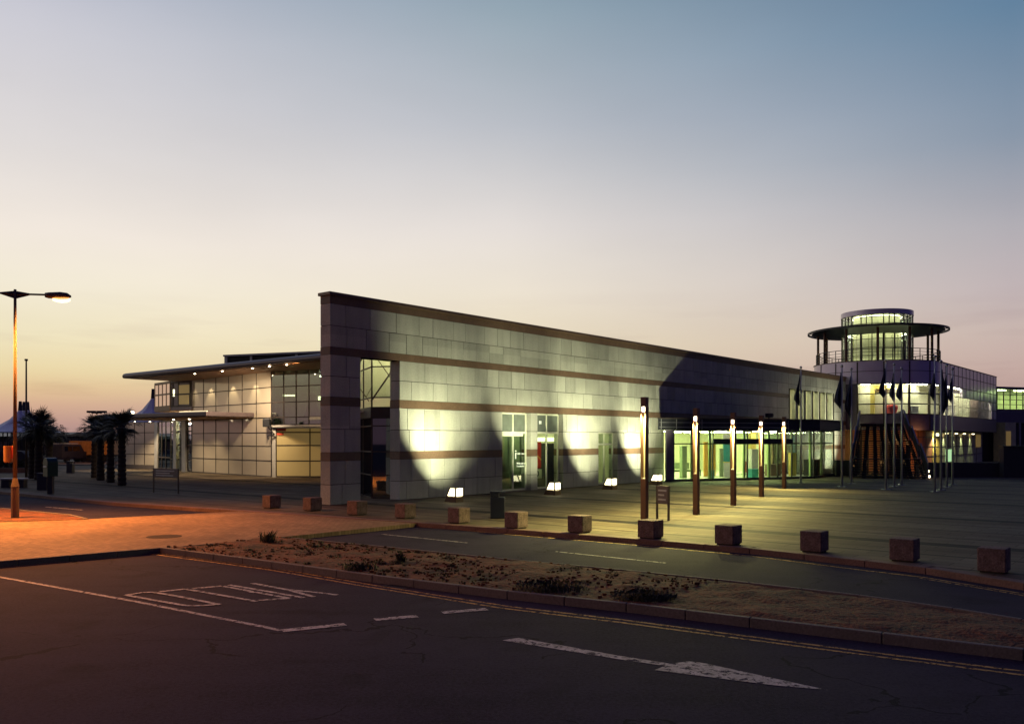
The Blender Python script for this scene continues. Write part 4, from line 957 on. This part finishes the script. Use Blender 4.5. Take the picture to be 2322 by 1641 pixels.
cl = [(Vector((3.70,24.1,0)),3.58,'nearest and tallest light column behind a stone cube'),(Vector((5.89,27.6,0)),3.40,'second light column from the camera, before the glass lobby'),
      (Vector((8.05,31.4,0)),3.38,'middle light column of the five'),(Vector((10.4,36.0,0)),3.40,'fourth light column, before the right lobby doors'),(Vector((13.27,42.1,0)),3.50,'farthest light column, nearest the flagpoles')]
for b, h, lb in cl:
    column_light(b, h, lb)
    lamp('column_lamp', 'SPOT', b-D1*.14+Vector((0,0,h-.45)), 2000, (1,.90,.30), b-D1*1.2, 150, 1.0, .05)
for k in range(4):  # added spots behind the glass, aimed outward for green spill on the paving
    p = F0.lerp(F1, .2+.2*k)+Vector((-.3,1.3,2.7)); lamp('spill_spot', 'SPOT', p, 420, (.78,1,.38), p+Vector((.5,-1.1,-1.2)), 140, .8, .08)

# ------------------------------------------------------------------ bollards
bol_px = [(603,1140),(695,1146),(796,1155.5),(905,1163),(1026,1174),(1156,1186),(1300,1196),(1461,1209),(1638,1223.5),(1834,1240),(2040,1261),(2245,1287)]
bl = ['first cube bollard from the left, on the plaza before the palms','second cube bollard from the left, just left of the wall end','third cube bollard from the left, at the foot of the wall end','cube bollard in front of the tall wall opening',
      'cube bollard below the first floodlight box','cube bollard beside the dark litter bin','cube bollard before the narrow glass door','cube bollard hiding the foot of the nearest light column',
      'cube bollard between the nearest and second light columns, right of the sign','cube bollard in the dark below the flagpoles','second cube bollard from the right edge of the photo','rightmost cube bollard, cut by darkness near the kerb bend']
proto = None
for i, ((u, v), lb) in enumerate(zip(bol_px, bl)):
    p = G(u*1.01132, v*1.01132); p = p+Vector((.02,.27,0))
    if proto is None:
        proto = thing('bollard', lb, 'bollard', p, D1, 'stone cube bollards along the plaza kerb'); m = frame(p, D1)
        MB(m).box(-.23,.23,-.23,.23,.03,.45).build('block', 'bollard_stone', proto, bevel=.018); MB(m).box(-.19,.19,-.19,.19,0,.03).build('base', 'mortar', proto)
    else: dup(proto, p, lb, d=(D1+D2*random.Random(i).uniform(-.06,.06)))

# ------------------------------------------------------------------ street lamp
LB = Vector((-15.25,26.5,0))
sl_ = thing('street_lamp', 'tall street lamp with two arms glowing orange at the left', 'street lamp', LB)
MB().tube(LB, LB+Vector((0,0,.95)), .115, .11, n=16).tube(LB+Vector((0,0,.95)), LB+Vector((0,0,1.22)), .115, .062, n=16).build('base', 'post_metal', sl_, smooth=False)
MB().tube(LB+Vector((0,0,1.22)), LB+Vector((0,0,7.0)), .060, .040, n=16).build('pole', 'post_metal', sl_, smooth=True)
ad = Vector((.95,.31,0)); zt = 6.86
for s in (1,-1):
    d = ad*s; a = LB+Vector((0,0,zt)); q = MB(); q.tube(a, a+d*.88+Vector((0,0,.02)), .03, n=10)
    q.add([a+Vector((0,0,-.15)), a+d*.4+Vector((0,0,-.02)), a+d*.4+Vector((0,0,.04)), a+Vector((0,0,.1))]+[x+Vector((-.02*ad.y,.02*ad.x,0)) for x in (a+Vector((0,0,-.15)), a+d*.4+Vector((0,0,-.02)), a+d*.4+Vector((0,0,.04)), a+Vector((0,0,.1)))], [(0,1,2,3),(7,6,5,4),(0,4,5,1),(2,6,7,3)])
    arm = q.build('arm', 'dark_metal', sl_)
    hm = frame(a+d*.82, d); q = MB(hm)
    sec = [(0,.055,-.06,.08),(.10,.085,-.09,.10),(.42,.11,-.09,.13),(.62,.10,-.07,.11),(.73,.05,-.03,.03)]; n = 12; vs = []
    for x, hw, zl, zh in sec:
        for k in range(n):
            an = 2*math.pi*k/n; zz_ = math.sin(an); vs.append((x, math.cos(an)*hw, (zh if zz_ > 0 else -zl)*zz_))
    q.add(vs, [list(range(n-1,-1,-1)), [4*n+k for k in range(n)]]+[(j*n+k, j*n+(k+1)%n, (j+1)*n+(k+1)%n, (j+1)*n+k) for j in range(4) for k in range(n)])
    hd = q.build('lamp_head', 'brown_metal', sl_, smooth=True)
    q = MB(hm)
    vs = [(x, math.cos(2*math.pi*k/n)*w_, -.085-dz) for x, w_, dz in ((.22,.02,0),(.30,.09,.03),(.46,.10,.06),(.61,.08,.04),(.70,.02,0)) for k in range(n)]
    vs = [(x+.0, y_, z_-(.06*max(0,-math.sin(2*math.pi*(i % n)/n)))) for i, (x, y_, z_) in enumerate(vs)]
    q.add(vs, [(j*n+k, j*n+(k+1)%n, (j+1)*n+(k+1)%n, (j+1)*n+k) for j in range(4) for k in range(n)]); q.build('lamp_lens', 'lamp_sodium', hd, smooth=True)
    lamp('sodium_light', 'SPOT', a+d*1.32+Vector((0,0,-.26)), 5600 if s > 0 else 9000, (1,.33,.055), a+d*1.62+Vector((-.2,-2.2,-6)), 160, 1.0, .12)
dup(sl_, Vector((-17,12,0)), 'street lamp beyond the left edge of the photo, lighting the near road')
lamp('sodium_light', 'SPOT', (-15.7,12.4,6.6), 2600, (1,.27,.06), (-13.5,11,0), 165, .9, .12)
t_ = thing('litter_bin', 'orange round litter bin beside the street lamp pole', 'litter bin', LB+Vector((-.28,0,1.68)))
c = LB+Vector((-.24,.05,1.70)); q = MB(); q.lathe(c, [(.01,0),(.115,0),(.125,.03),(.13,.5),(.10,.5),(.01,.47)], 20); q.build('body', 'bin_yellow', t_, smooth=False)
MB().box(c.x+.11, c.x+.19, c.y-.06, c.y+.06, .12+1.70, .46+1.70).build('bracket', 'bin_red', t_)

# mast, far lamp
def mast(name, label, cat, u, v, vt, r, m):
    Y = F*H/(v-V0); b = XY(u, Y); t = H+(V0-vt)*Y/F; o = thing(name, label, cat, b)
    MB().tube(b, b+Vector((0,0,t)), r, r*.6, n=12).build('pole', m, o, smooth=True); MB().tube(b+Vector((0,0,t)), b+Vector((0,0,t+.12)), r*1.3, n=12).build('cap', m, o); return b, t, o
mast('lamp_mast', 'thin bare mast rising behind the left palms', 'mast', 59.5, 1081, 818, .075, 'post_metal')
b, t, o = mast('far_lamp_post', 'small distant twin lamp post above the right palms', 'street lamp', 219.5, 1052, 938, .08, 'shed')
lamp('sodium_light', 'SPOT', b+Vector((0,0,t)), 1400, (1,.42,.1), b+Vector((-2.5,5.5,0)), 110, .9, .2)
MB().box(b.x-.9, b.x-.1, b.y-.2, b.y+.2, t+.1, t+.3).box(b.x+.1, b.x+.9, b.y-.2, b.y+.2, t+.1, t+.3).bar((b.x-.5,b.y,t+.08),(b.x+.5,b.y,t+.08),.1).build('twin_head', 'shed', o)

# ------------------------------------------------------------------ palms
def palm(p, hgt, rad, label, seed, tr_=.17, nl=64):
    r_ = random.Random(seed); t = thing('palm_tree', label, 'palm tree', p, (1,0), 'palms on the left plaza')
    q = MB(); prof = []; k = 26
    for i in range(k+1):
        f = i/k; z = f*hgt; rr = tr_*(1.12-.30*f)+(.025 if i % 2 else -.012)
        prof.append((rr, z))
    q.lathe(p, prof+[(.01, hgt+.1)], 14); q.build('trunk', 'trunk', t)
    q = MB(); c0 = p+Vector((0,0,hgt))
    for i in range(nl):
        az = r_.uniform(0, 2*math.pi); el = math.asin(r_.uniform(-.45, 1)); L = rad*r_.uniform(.8, 1.45)
        d = Vector((math.cos(az)*math.cos(el), math.sin(az)*math.cos(el), math.sin(el))); side = Vector((-math.sin(az), math.cos(az), 0))
        st_ = c0+Vector((0,0,r_.uniform(-.25,.15))); stem = st_+d*L*.42+Vector((0,0,-.02))
        nb = 13
        q.bar(st_, stem, .022)
        fan = r_.uniform(.6, 1.1); upv = side.cross(d).normalized()
        for b in range(nb):
            aa = (b/(nb-1)-.5)*2*fan; dd = (d*math.cos(aa)+side*math.sin(aa)).normalized(); ll = L*.62*(1-.25*abs(aa))*r_.uniform(.85,1.1)
            s1 = stem+dd*ll*.55; s2 = stem+dd*ll+Vector((0,0,-ll*r_.uniform(.10,.42))); wv = dd.cross(upv).normalized()*.020
            q.add([stem-wv*.4, stem+wv*.4, s1+wv, s1-wv, s2], [(0,1,2,3),(3,2,4)])
    for i in range(60):   # drooping dead skirt
        az = r_.uniform(0, 2*math.pi); e = Vector((math.cos(az), math.sin(az), 0)); a = c0+e*tr_*.8+Vector((0,0,r_.uniform(-.5,0))); b = a+e*r_.uniform(.1,.3)+Vector((0,0,-r_.uniform(.3,.6))); wv = Vector((-e.y,e.x,0))*.03
        q.add([a-wv, a+wv, b+wv*.6, b-wv*.6], [(0,1,2,3)])
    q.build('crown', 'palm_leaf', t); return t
pl = [(214.7,1082.5,3.15,.95,'leftmost palm of the right hand four'),(228.3,1088.5,3.0,.9,'second palm of the right hand four'),(250.8,1093.5,3.05,.95,'third palm of the right hand four'),(276.4,1100,3.1,1.0,'palm nearest the panelled wing, its fronds over the panels'),
      (74,1084,3.0,1.15,'leftmost palm behind the street lamp'),(88,1087,3.2,1.1,'palm with a thick trunk behind the green box'),(112,1076,2.9,1.05,'leaning looking palm right of the green box')]
for i, (u, v, h_, r_, lb) in enumerate(pl): palm(G(u, v), h_, r_, lb, 20+i, .19 if i < 4 else .22)

# ------------------------------------------------------------------ street furniture
t_ = thing('pillar_box', 'green round topped box on a narrow pedestal', 'postal box', G(114.6,1119.5)); b = G(114.6,1119.5)
MB().box(b.x-.10,b.x+.12,b.y-.1,b.y+.1,0,.78).build('pedestal', 'bin_dark', t_, bevel=.01)
fq = frame(b+Vector((0,0,0)), (.75,-.66)); q = MB(fq); n = 12
pf = [(-.24,.78),(.24,.78)]+[(.24*math.cos(math.pi*k/n), 1.36+.24*math.sin(math.pi*k/n)) for k in range(n+1)]; n = len(pf)
q.add([(x,-.22,z) for x, z in pf]+[(x,.22,z) for x, z in pf], [list(range(n)), list(range(2*n-1,n-1,-1))]+[(i,n+i,n+(i+1)%n,(i+1)%n) for i in range(n)]); q.build('box', 'box_green', t_)
MB(fq).box(-.17,.17,-.25,-.221,1.18,1.24).build('slot_plate', 'pale_metal', t_)
def bin_(u, v, w, h_, label, name='litter_bin'):
    p = G(u, v); t = thing(name, label, 'litter bin', p); q = MB()
    q.box(p.x-w/2, p.x+w/2, p.y-.2, p.y+.2, 0, h_*.78); q.box(p.x-w/2, p.x+w*.1, p.y-.2, p.y+.2, h_*.78, h_*.94); q.build('body', 'bin_dark', t, bevel=.02)
    MB().box(p.x-w/2-.01, p.x+w/2+.01, p.y-.21, p.y+.21, h_*.94+.001, h_).build('lid', 'bin_dark', t, bevel=.01); return t
bin_(1128.5,1174,.44,.82,'dark litter bin near the cube bollards under the stone wall')
bin_(99,1110,.46,.8,'dark litter bin behind the green pedestal box'); bin_(160,1072,.42,.85,'dark litter bin farther back between the palm groups')
b = G(33,1105); t_ = thing('bench', 'low backless bench behind the street lamp', 'bench', b)
MB().box(b.x-.62,b.x+.62,b.y-.25,b.y+.2,.40,.47).build('seat', 'pale_metal', t_, bevel=.01)
for s in (-.36,.36): MB().box(b.x+s-.2,b.x+s+.2,b.y-.2,b.y+.15,0,.398).build('support', 'bin_dark', t_)
def low_sign(A, B, zt_, zb_, label, leg=None):
    d = (B-A); t = thing('information_board', label, 'sign', A, d); m = frame(A, d); L = d.length
    for x in (0, L): MB(m).box(x-.025, x+.025, -.025, .025, 0, zt_).build('leg', 'post_metal', t)
    MB(m).box(.028, L-.028, -.02, .02, zb_, zt_).build('board', 'sign_board', t)
    q = MB(m); hh = zt_-zb_
    for k, (a, b_) in enumerate(((.1,.9),(.1,.7),(.1,.85))): q.box(.03+a*L*.9, b_*L*.95, -.026, -.021, zt_-hh*(.25+.25*k)-.03, zt_-hh*(.25+.25*k)+.02)
    q.build('lettering_strip', 'sign_text', t); return t
low_sign(G(348.5,1116), G(404.5,1119), 1.10, .69, 'wide low information board before the panelled wing')
low_sign(G(1490,1177), G(1516,1180), 1.02, .48, 'small two legged sign board behind the nearest light column')

# background on the left
def tent(c, r, h0, h1, label, n=10):
    t = thing('marquee', label, 'tent', c); q = MB(); q.lathe(c, [(r,h0),(r*.75,h0+(h1-h0)*.13),(r*.5,h0+(h1-h0)*.30),(r*.25,h0+(h1-h0)*.56),(r*.09,h0+(h1-h0)*.85),(.12,h1)], n); q.build('canopy', 'tent', t)
    MB().tube(c+Vector((0,0,0)), c+Vector((0,0,h1+.5)), .14, n=8).build('mast', 'shed', t)
    MB().tube(c+Vector((0,0,h1-.2)), c+Vector((0,0,h1+1.1)), .3, .2, n=8).build('cap', 'shed', t)
    for k in range(n): a = 2*math.pi*k/n; e = c+Vector((math.cos(a)*r, math.sin(a)*r, 0)); MB().bar(e, e+Vector((0,0,h0)), .12).build('side_pole', 'shed', t)
tent(XY(347,118), 5.6, 4.2, 8.2, 'white peaked marquee behind the wing canopy')
tent(XY(46,120), 5.2, 3.4, 6.6, 'leftmost white marquee beyond the street lamp'); tent(XY(54.5,126), 5.2, 3.4, 6.8, 'middle white marquee beyond the street lamp'); tent(XY(63,133), 5.0, 3.4, 7.1, 'rear white marquee behind the left palms')
def trailer(u, Y, L, label, d=(1,.1)):
    p = XY(u, Y); t = thing('container_trailer', label, 'trailer', p, d, 'yellow trailers behind the palms'); m = frame(p, d)
    q = MB(m); q.box(0, L, 0, 2.2, .75, 2.25); q.build('container', 'container', t, bevel=.03)
    q = MB(m)
    for k in range(int(L/.6)): q.box(.2+.6*k, .26+.6*k, -.04, -.002, .8, 2.2)
    q.build('rib', 'container', t); q = MB(m); q.box(.1, L-.1, .2, 2.0, .55, .74); q.build('chassis', 'tyre', t)
    for x in (.8, L-.8): MB(m).tube((x,-.02,.36),(x,.25,.36),.36,n=16).build('wheel', 'tyre', t)
trailer(156, 92, 2.9, 'left yellow container trailer between the palm groups'); trailer(182, 92, 3.3, 'right yellow container trailer beside the palm trunks')
p = XY(141, 88); t_ = thing('parked_van', 'dark parked van with pale roof bars behind the palms', 'van', p, (.12,.99)); m = frame(p, (.12,.99))
pf = [(0,.35),(4.6,.35),(4.6,1.0),(3.7,1.15),(3.1,1.85),(.1,1.9),(0,1.8)]; n = len(pf); q = MB(m)
q.add([(x,0,z) for x, z in pf]+[(x,1.7,z) for x, z in pf], [list(range(n)), list(range(2*n-1,n-1,-1))]+[(i,n+i,n+(i+1)%n,(i+1)%n) for i in range(n)]); q.build('body', 'darkwall', t_, bevel=.05)
MB(m).box(.4,1.6,-.02,-.002,1.2,1.7).box(1.75,2.9,-.02,-.002,1.2,1.7).build('window', 'glass_dark', t_)
for x in (.3,1.1,1.9,2.5): MB(m).box(x, x+.45, .2, 1.5, 1.93, 2.02).build('roof_bar', 'frame_white', t_)
for x in (.9,3.7): MB(m).tube((x,-.02,.34),(x,.25,.34),.34,n=18).build('wheel', 'tyre', t_)
p = XY(-60, 78); t_ = thing('parked_car', 'dark parked car behind the low orange kerb at far left', 'car', p, (1,.02)); m = frame(p, (1,.02))
pf = [(0,.3),(4.2,.3),(4.25,.75),(3.3,.85),(2.7,1.35),(1.0,1.38),(.3,.9),(0,.8)]; n = len(pf); q = MB(m)
q.add([(x+1.5,0,z) for x, z in pf]+[(x+1.5,1.6,z) for x, z in pf], [list(range(n)), list(range(2*n-1,n-1,-1))]+[(i,n+i,n+(i+1)%n,(i+1)%n) for i in range(n)]); q.build('body', 'darkwall', t_, bevel=.05)
for x in (2.4,4.9): MB(m).tube((x,-.02,.32),(x,.25,.32),.32,n=18).build('wheel', 'tyre', t_)
q = MB(m); q.box(2.6,3.9,-.02,-.002,.9,1.28); q.build('window', 'glass_dark', t_)
q = MB(); q.box(-75, -38, 58.0, 58.3, 0, .42); simple('low_planter_wall', 'low kerb wall of the planting bed behind the bench', 'wall', q, 'kerb_red') if False else None
def shed_(x0, x1, y0, z1, label, roof=True):
    t = thing('quay_shed', label, 'shed', (x0, y0, 0), (1,0)); q = MB(); q.box(x0, x1, y0, y0+12, 0, z1); q.build('wall', 'shed', t)
    q = MB(); q.add([(x0-.5,y0-.5,z1+.01),(x1+.5,y0-.5,z1+.01),(x1+.5,y0+12.5,z1+.01),(x0-.5,y0+12.5,z1+.01),(x0-.5,y0+6,z1+.6),(x1+.5,y0+6,z1+.6)], [(0,1,5,4),(3,4,5,2),(0,4,3),(1,2,5)]); q.build('roof', 'dark_metal', t)
    for k in range(int((x1-x0)/6)): MB().box(x0+2+6*k, x0+4.4+6*k, y0-.05, y0-.002, .2, 2.0).build('shutter', 'sign_board', t)
shed_(-98, -74, 140, 2.9, 'long low dark shed on the quay behind the trailers'); shed_(-130, -100, 128, 3.0, 'dark shed behind the left palms'); shed_(-72,-50,150,2.5,'farther low dark shed behind the right palms')
q = MB(); A, B = XY(120,72), XY(300,74)
t_ = thing('railing', 'thin dark railing across the quay behind the palms', 'railing', A, B-A); m = frame(A, B-A); L = (B-A).length; q = MB(m)
for z in (.25,.55,.85): q.box(0, L, -.02, .02, z-.025, z+.025)
q.build('rail', 'shed', t_); q = MB(m)
for k in range(int(L/1.6)+1): q.box(1.6*k-.03, 1.6*k+.03, -.03, .03, 0, .95)
q.build('post', 'shed', t_)
# shrubs
def shrub(c, rx, rz, label, seed, m='hedge', n=900, name='shrub'):
    r_ = random.Random(seed); q = MB()
    for i in range(n):
        a = r_.uniform(0, 2*math.pi); rr = math.sqrt(r_.random()); z = r_.random()**.8
        e = rr*rx*math.sqrt(max(.05, 1-z*z)); p = c+Vector((math.cos(a)*e, math.sin(a)*e*.7, z*rz*(.75+.25*math.sin(a*3+seed))))
        s_ = .05+.07*r_.random(); u_ = Vector((r_.uniform(-1,1), r_.uniform(-1,1), r_.uniform(-.4,1))).normalized(); v_ = u_.cross(Vector((r_.uniform(-1,1), r_.uniform(-1,1), r_.uniform(-1,1)))).normalized()
        q.add([p-u_*s_, p+v_*s_*.5, p+u_*s_, p-v_*s_*.5], [(0,1,2,3)])
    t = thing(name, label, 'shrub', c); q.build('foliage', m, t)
    st2 = MB()
    for k in range(6): a = k*1.05; st2.bar(c, c+Vector((math.cos(a)*rx*.4, math.sin(a)*rx*.3, rz*.7)), .03)
    st2.build('stem', 'trunk', t)
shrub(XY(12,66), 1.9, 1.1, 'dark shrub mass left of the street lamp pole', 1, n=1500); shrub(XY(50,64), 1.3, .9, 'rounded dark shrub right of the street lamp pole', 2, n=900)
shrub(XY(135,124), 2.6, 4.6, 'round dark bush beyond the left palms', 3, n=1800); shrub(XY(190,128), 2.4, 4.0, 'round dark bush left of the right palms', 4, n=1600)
q = MB(); q.box(-62, -34.5, 62.2, 62.5, 0, .35); simple('planting_bed_wall', 'low orange lit wall behind the bench', 'wall', q, 'kerb_red')
# hills
q = MB(); vs = []; n = 120
from mathutils import noise
for i in range(n+1):
    x = -2600+i*52*1.4; h_ = 14+22*abs(noise.noise(Vector((x*.0012, 3, 0))))+8*noise.noise(Vector((x*.006,1,0)))
    vs += [(x, 2600, -1), (x, 2700, h_), (x, 2990, -1)]
q.add(vs, [(3*i, 3*i+3, 3*i+4, 3*i+1) for i in range(n)]+[(3*i+1, 3*i+4, 3*i+5, 3*i+2) for i in range(n)]); struct(q.build('hills', 'hill', smooth=True))

# ------------------------------------------------------------------ weeds on the island
def tuft(q, c, r_, n, hh, sp):
    for i in range(n):
        a = r_.uniform(0, 2*math.pi); rr = sp*math.sqrt(r_.random()); b = c+Vector((math.cos(a)*rr, math.sin(a)*rr*.7, 0)); h_ = hh*r_.uniform(.35,1)
        t = b+Vector((r_.uniform(-.5,.5)*h_, r_.uniform(-.5,.5)*h_, h_)); w = Vector((-math.sin(a), math.cos(a), 0))*.012; md = b.lerp(t, .55)+Vector((0,0,.02))
        q.add([b-w, b+w, md+w*1.4, md-w*1.4, t], [(0,1,2,3),(3,2,4)])
rg_ = random.Random(11)
def zB(x, y): return G(550+x/2.893, 1080+y/2.893)
def zC(x, y): return G(1100+x/2.893, 1080+y/2.893)
def zD(x, y): return G(1650+x/2.893, 1080+y/2.893)
names = [(zB(165,436),70,.30,.22,'tallest weed plant on the island beside the brick crossing'),(zB(770,612),110,.13,.35,'weed clump against the front kerb left of centre'),(zB(1040,560),50,.2,.12,'thin upright weed in the island middle'),
         (zC(430,740),320,.11,.6,'broad weed patch below the dark litter bin'),(zC(1040,800),520,.10,.5,'widest weed patch below the nearest light column')]
for c, n, hh, sp, lb in names:
    q = MB(); tuft(q, c+Vector((0,0,.01)), rg_, n, hh, sp)
    for k in range(n//3):
        a = rg_.uniform(0,6.28); rr = sp*math.sqrt(rg_.random()); p = c+Vector((math.cos(a)*rr, math.sin(a)*rr*.7, rg_.uniform(.02,hh*.8))); s_ = .02; q.add([p+Vector((-s_,0,0)), p+Vector((0,s_,s_)), p+Vector((s_,0,0)), p+Vector((0,-s_,-s_*.3))], [(0,1,2,3)])
    simple('weed_plant', lb, 'weed', q, 'weed_leaf')
q = MB()
for k in range(120):
    t = rg_.random()**1.1*.55+.02; s = rg_.uniform(.06,.94)
    c = along(fp, t).lerp(along(bp_, t), s)
    tuft(q, c, rg_, rg_.randint(5,26), rg_.uniform(.02,.06), rg_.uniform(.05,.28))
o = q.build('weeds', 'weed_leaf'); struct(o, 'stuff')
q = MB()
for k in range(900):
    t = rg_.random()*.6; s = rg_.uniform(.05,.95); c = along(fp, t).lerp(along(bp_, t), s); r0 = rg_.uniform(.008,.028); c.z = .012
    q.box(c.x-r0, c.x+r0*1.2, c.y-r0, c.y+r0, 0.0, c.z+r0)
o = q.build('gravel', 'soil'); struct(o, 'stuff')

# ------------------------------------------------------------------ sky
w = bpy.data.worlds.new('World'); sc.world = w; w.use_nodes = True; nt = w.node_tree; L = nt.links.new
bg = nt.nodes['Background']
def lin(c): return tuple((x/255/12.92 if x/255 < .04045 else ((x/255+.055)/1.055)**2.4) for x in c)
tc = nd(nt, 'ShaderNodeTexCoord'); sp = nd(nt, 'ShaderNodeSeparateXYZ'); L(tc.outputs['Generated'], sp.inputs[0])
az = mth(nt, 'ARCTAN2', sp.outputs[0], sp.outputs[1]); el = mth(nt, 'MULTIPLY', mth(nt, 'ARCSINE', sp.outputs[2]), 180/math.pi)
azd = mth(nt, 'MULTIPLY', az, 180/math.pi)
def ramp(stops):
    r = nd(nt, 'ShaderNodeValToRGB'); mr = nd(nt, 'ShaderNodeMapRange'); mr.inputs[1].default_value = -5; mr.inputs[2].default_value = 90; L(el, mr.inputs[0]); L(mr.outputs[0], r.inputs[0])
    e = r.color_ramp.elements; pos = [((d+5)/95, c) for d, c in stops]
    e[0].position, e[0].color = pos[0][0], (*lin(pos[0][1]), 1); e[1].position, e[1].color = pos[-1][0], (*lin(pos[-1][1]), 1)
    for p_, c in pos[1:-1]: k = e.new(p_); k.color = (*lin(c), 1)
    return r.outputs[0]
rl = ramp([(-5,(120,105,120)),(0,(170,138,136)),(1.0,(192,152,140)),(2.0,(212,172,145)),(3.0,(226,194,150)),(4.1,(234,215,168)),(6.0,(241,229,193)),(9,(244,235,214)),(12,(243,233,222)),(17,(224,219,218)),(23.6,(200,200,210)),(33,(130,150,185)),(45,(66,84,134)),(65,(34,38,106)),(90,(30,34,98))])
rc = ramp([(-5,(130,110,120)),(0,(165,140,140)),(3,(218,196,166)),(6,(235,220,188)),(10,(236,226,210)),(13.7,(226,219,214)),(20,(186,190,198)),(26.5,(147,165,178)),(36,(88,118,160)),(48,(50,68,120)),(65,(32,38,104)),(90,(30,34,98))])
rr_ = ramp([(-5,(110,95,110)),(0,(150,125,125)),(3.7,(193,166,158)),(6.2,(199,180,173)),(8.7,(194,181,182)),(12,(180,176,182)),(17,(138,152,170)),(23.6,(101,132,160)),(36,(58,86,132)),(50,(36,52,104)),(90,(30,34,98))])
rb = ramp([(-5,(40,32,56)),(0,(84,64,76)),(8,(72,58,74)),(20,(52,46,72)),(45,(32,34,84)),(90,(30,34,98))])
def smooth(a, b_, src=azd):
    mr = nd(nt, 'ShaderNodeMapRange'); mr.inputs[1].default_value = a; mr.inputs[2].default_value = b_; L(src, mr.inputs[0]); return mr.outputs[0]
def mixc(f, a, b_):
    m_ = nd(nt, 'ShaderNodeMix', data_type='RGBA'); L(f, m_.inputs['Factor']); L(a, m_.inputs['A']); L(b_, m_.inputs['B']); return m_.outputs['Result']
c = mixc(smooth(-29, 0), rl, rc); c = mixc(smooth(0, 30), c, rr_); rbr = ramp([(-5,(40,36,60)),(0,(58,52,90)),(10,(46,46,88)),(22,(36,40,86)),(45,(30,34,90)),(90,(30,34,98))])
c = mixc(smooth(34, 75), c, mixc(smooth(125, 178), rbr, rb)); c = mixc(smooth(-88, -130), c, rb)
nz = nd(nt, 'ShaderNodeTexNoise'); mp = nd(nt, 'ShaderNodeMapping'); mp.inputs['Scale'].default_value = (3, 3, 26); L(tc.outputs['Generated'], mp.inputs[0]); L(mp.outputs[0], nz.inputs['Vector']); nz.inputs['Scale'].default_value = 1.6; nz.inputs['Detail'].default_value = 7
cf = mth(nt, 'MULTIPLY', mth(nt, 'MULTIPLY', mth(nt, 'SUBTRACT', nz.outputs['Fac'], .54), 3.4, True), smooth(10, 4, el))
m_ = nd(nt, 'ShaderNodeMix', data_type='RGBA', blend_type='MULTIPLY'); L(cf, m_.inputs['Factor']); L(c, m_.inputs['A']); m_.inputs['B'].default_value = (.76, .71, .76, 1)
n9 = nd(nt, 'ShaderNodeTexNoise'); n9.inputs['Scale'].default_value = 2.2; n9.inputs['Detail'].default_value = 5; L(mp.outputs[0], n9.inputs['Vector']); mp2 = nd(nt, 'ShaderNodeMapping'); mp2.inputs['Scale'].default_value = (1,1,3); L(tc.outputs['Generated'], mp2.inputs[0]); L(mp2.outputs[0], n9.inputs['Vector'])
r9 = nd(nt, 'ShaderNodeMapRange'); r9.inputs[1].default_value = .3; r9.inputs[2].default_value = .7; r9.inputs[3].default_value = .955; r9.inputs[4].default_value = 1.045; L(n9.outputs['Fac'], r9.inputs[0])
h9 = nd(nt, 'ShaderNodeHueSaturation'); L(r9.outputs[0], h9.inputs['Value']); L(m_.outputs['Result'], h9.inputs['Color']); L(h9.outputs[0], bg.inputs[0]); bg.inputs[1].default_value = 1.0

# ------------------------------------------------------------------ camera and view
cam = bpy.data.cameras.new('camera'); co = bpy.data.objects.new('camera', cam); COL.objects.link(co); sc.camera = co
co.location = (0,0,H); co.rotation_euler = (R(90),0,0); cam.sensor_width = 36; cam.lens = F/2322*36; cam.shift_y = (V0-820.5)/2322; cam.clip_end = 6000; cam.clip_start = .1
sc.view_settings.view_transform = 'Standard'; sc.view_settings.look = 'None'; sc.view_settings.exposure = 0; sc.view_settings.gamma = 1
sc.render.engine = 'CYCLES'; sc.cycles.use_denoising = True; sc.cycles.max_bounces = 6; sc.cycles.sample_clamp_indirect = 4; sc.cycles.transparent_max_bounces = 12
sc.cycles.caustics_reflective = False; sc.cycles.caustics_refractive = False
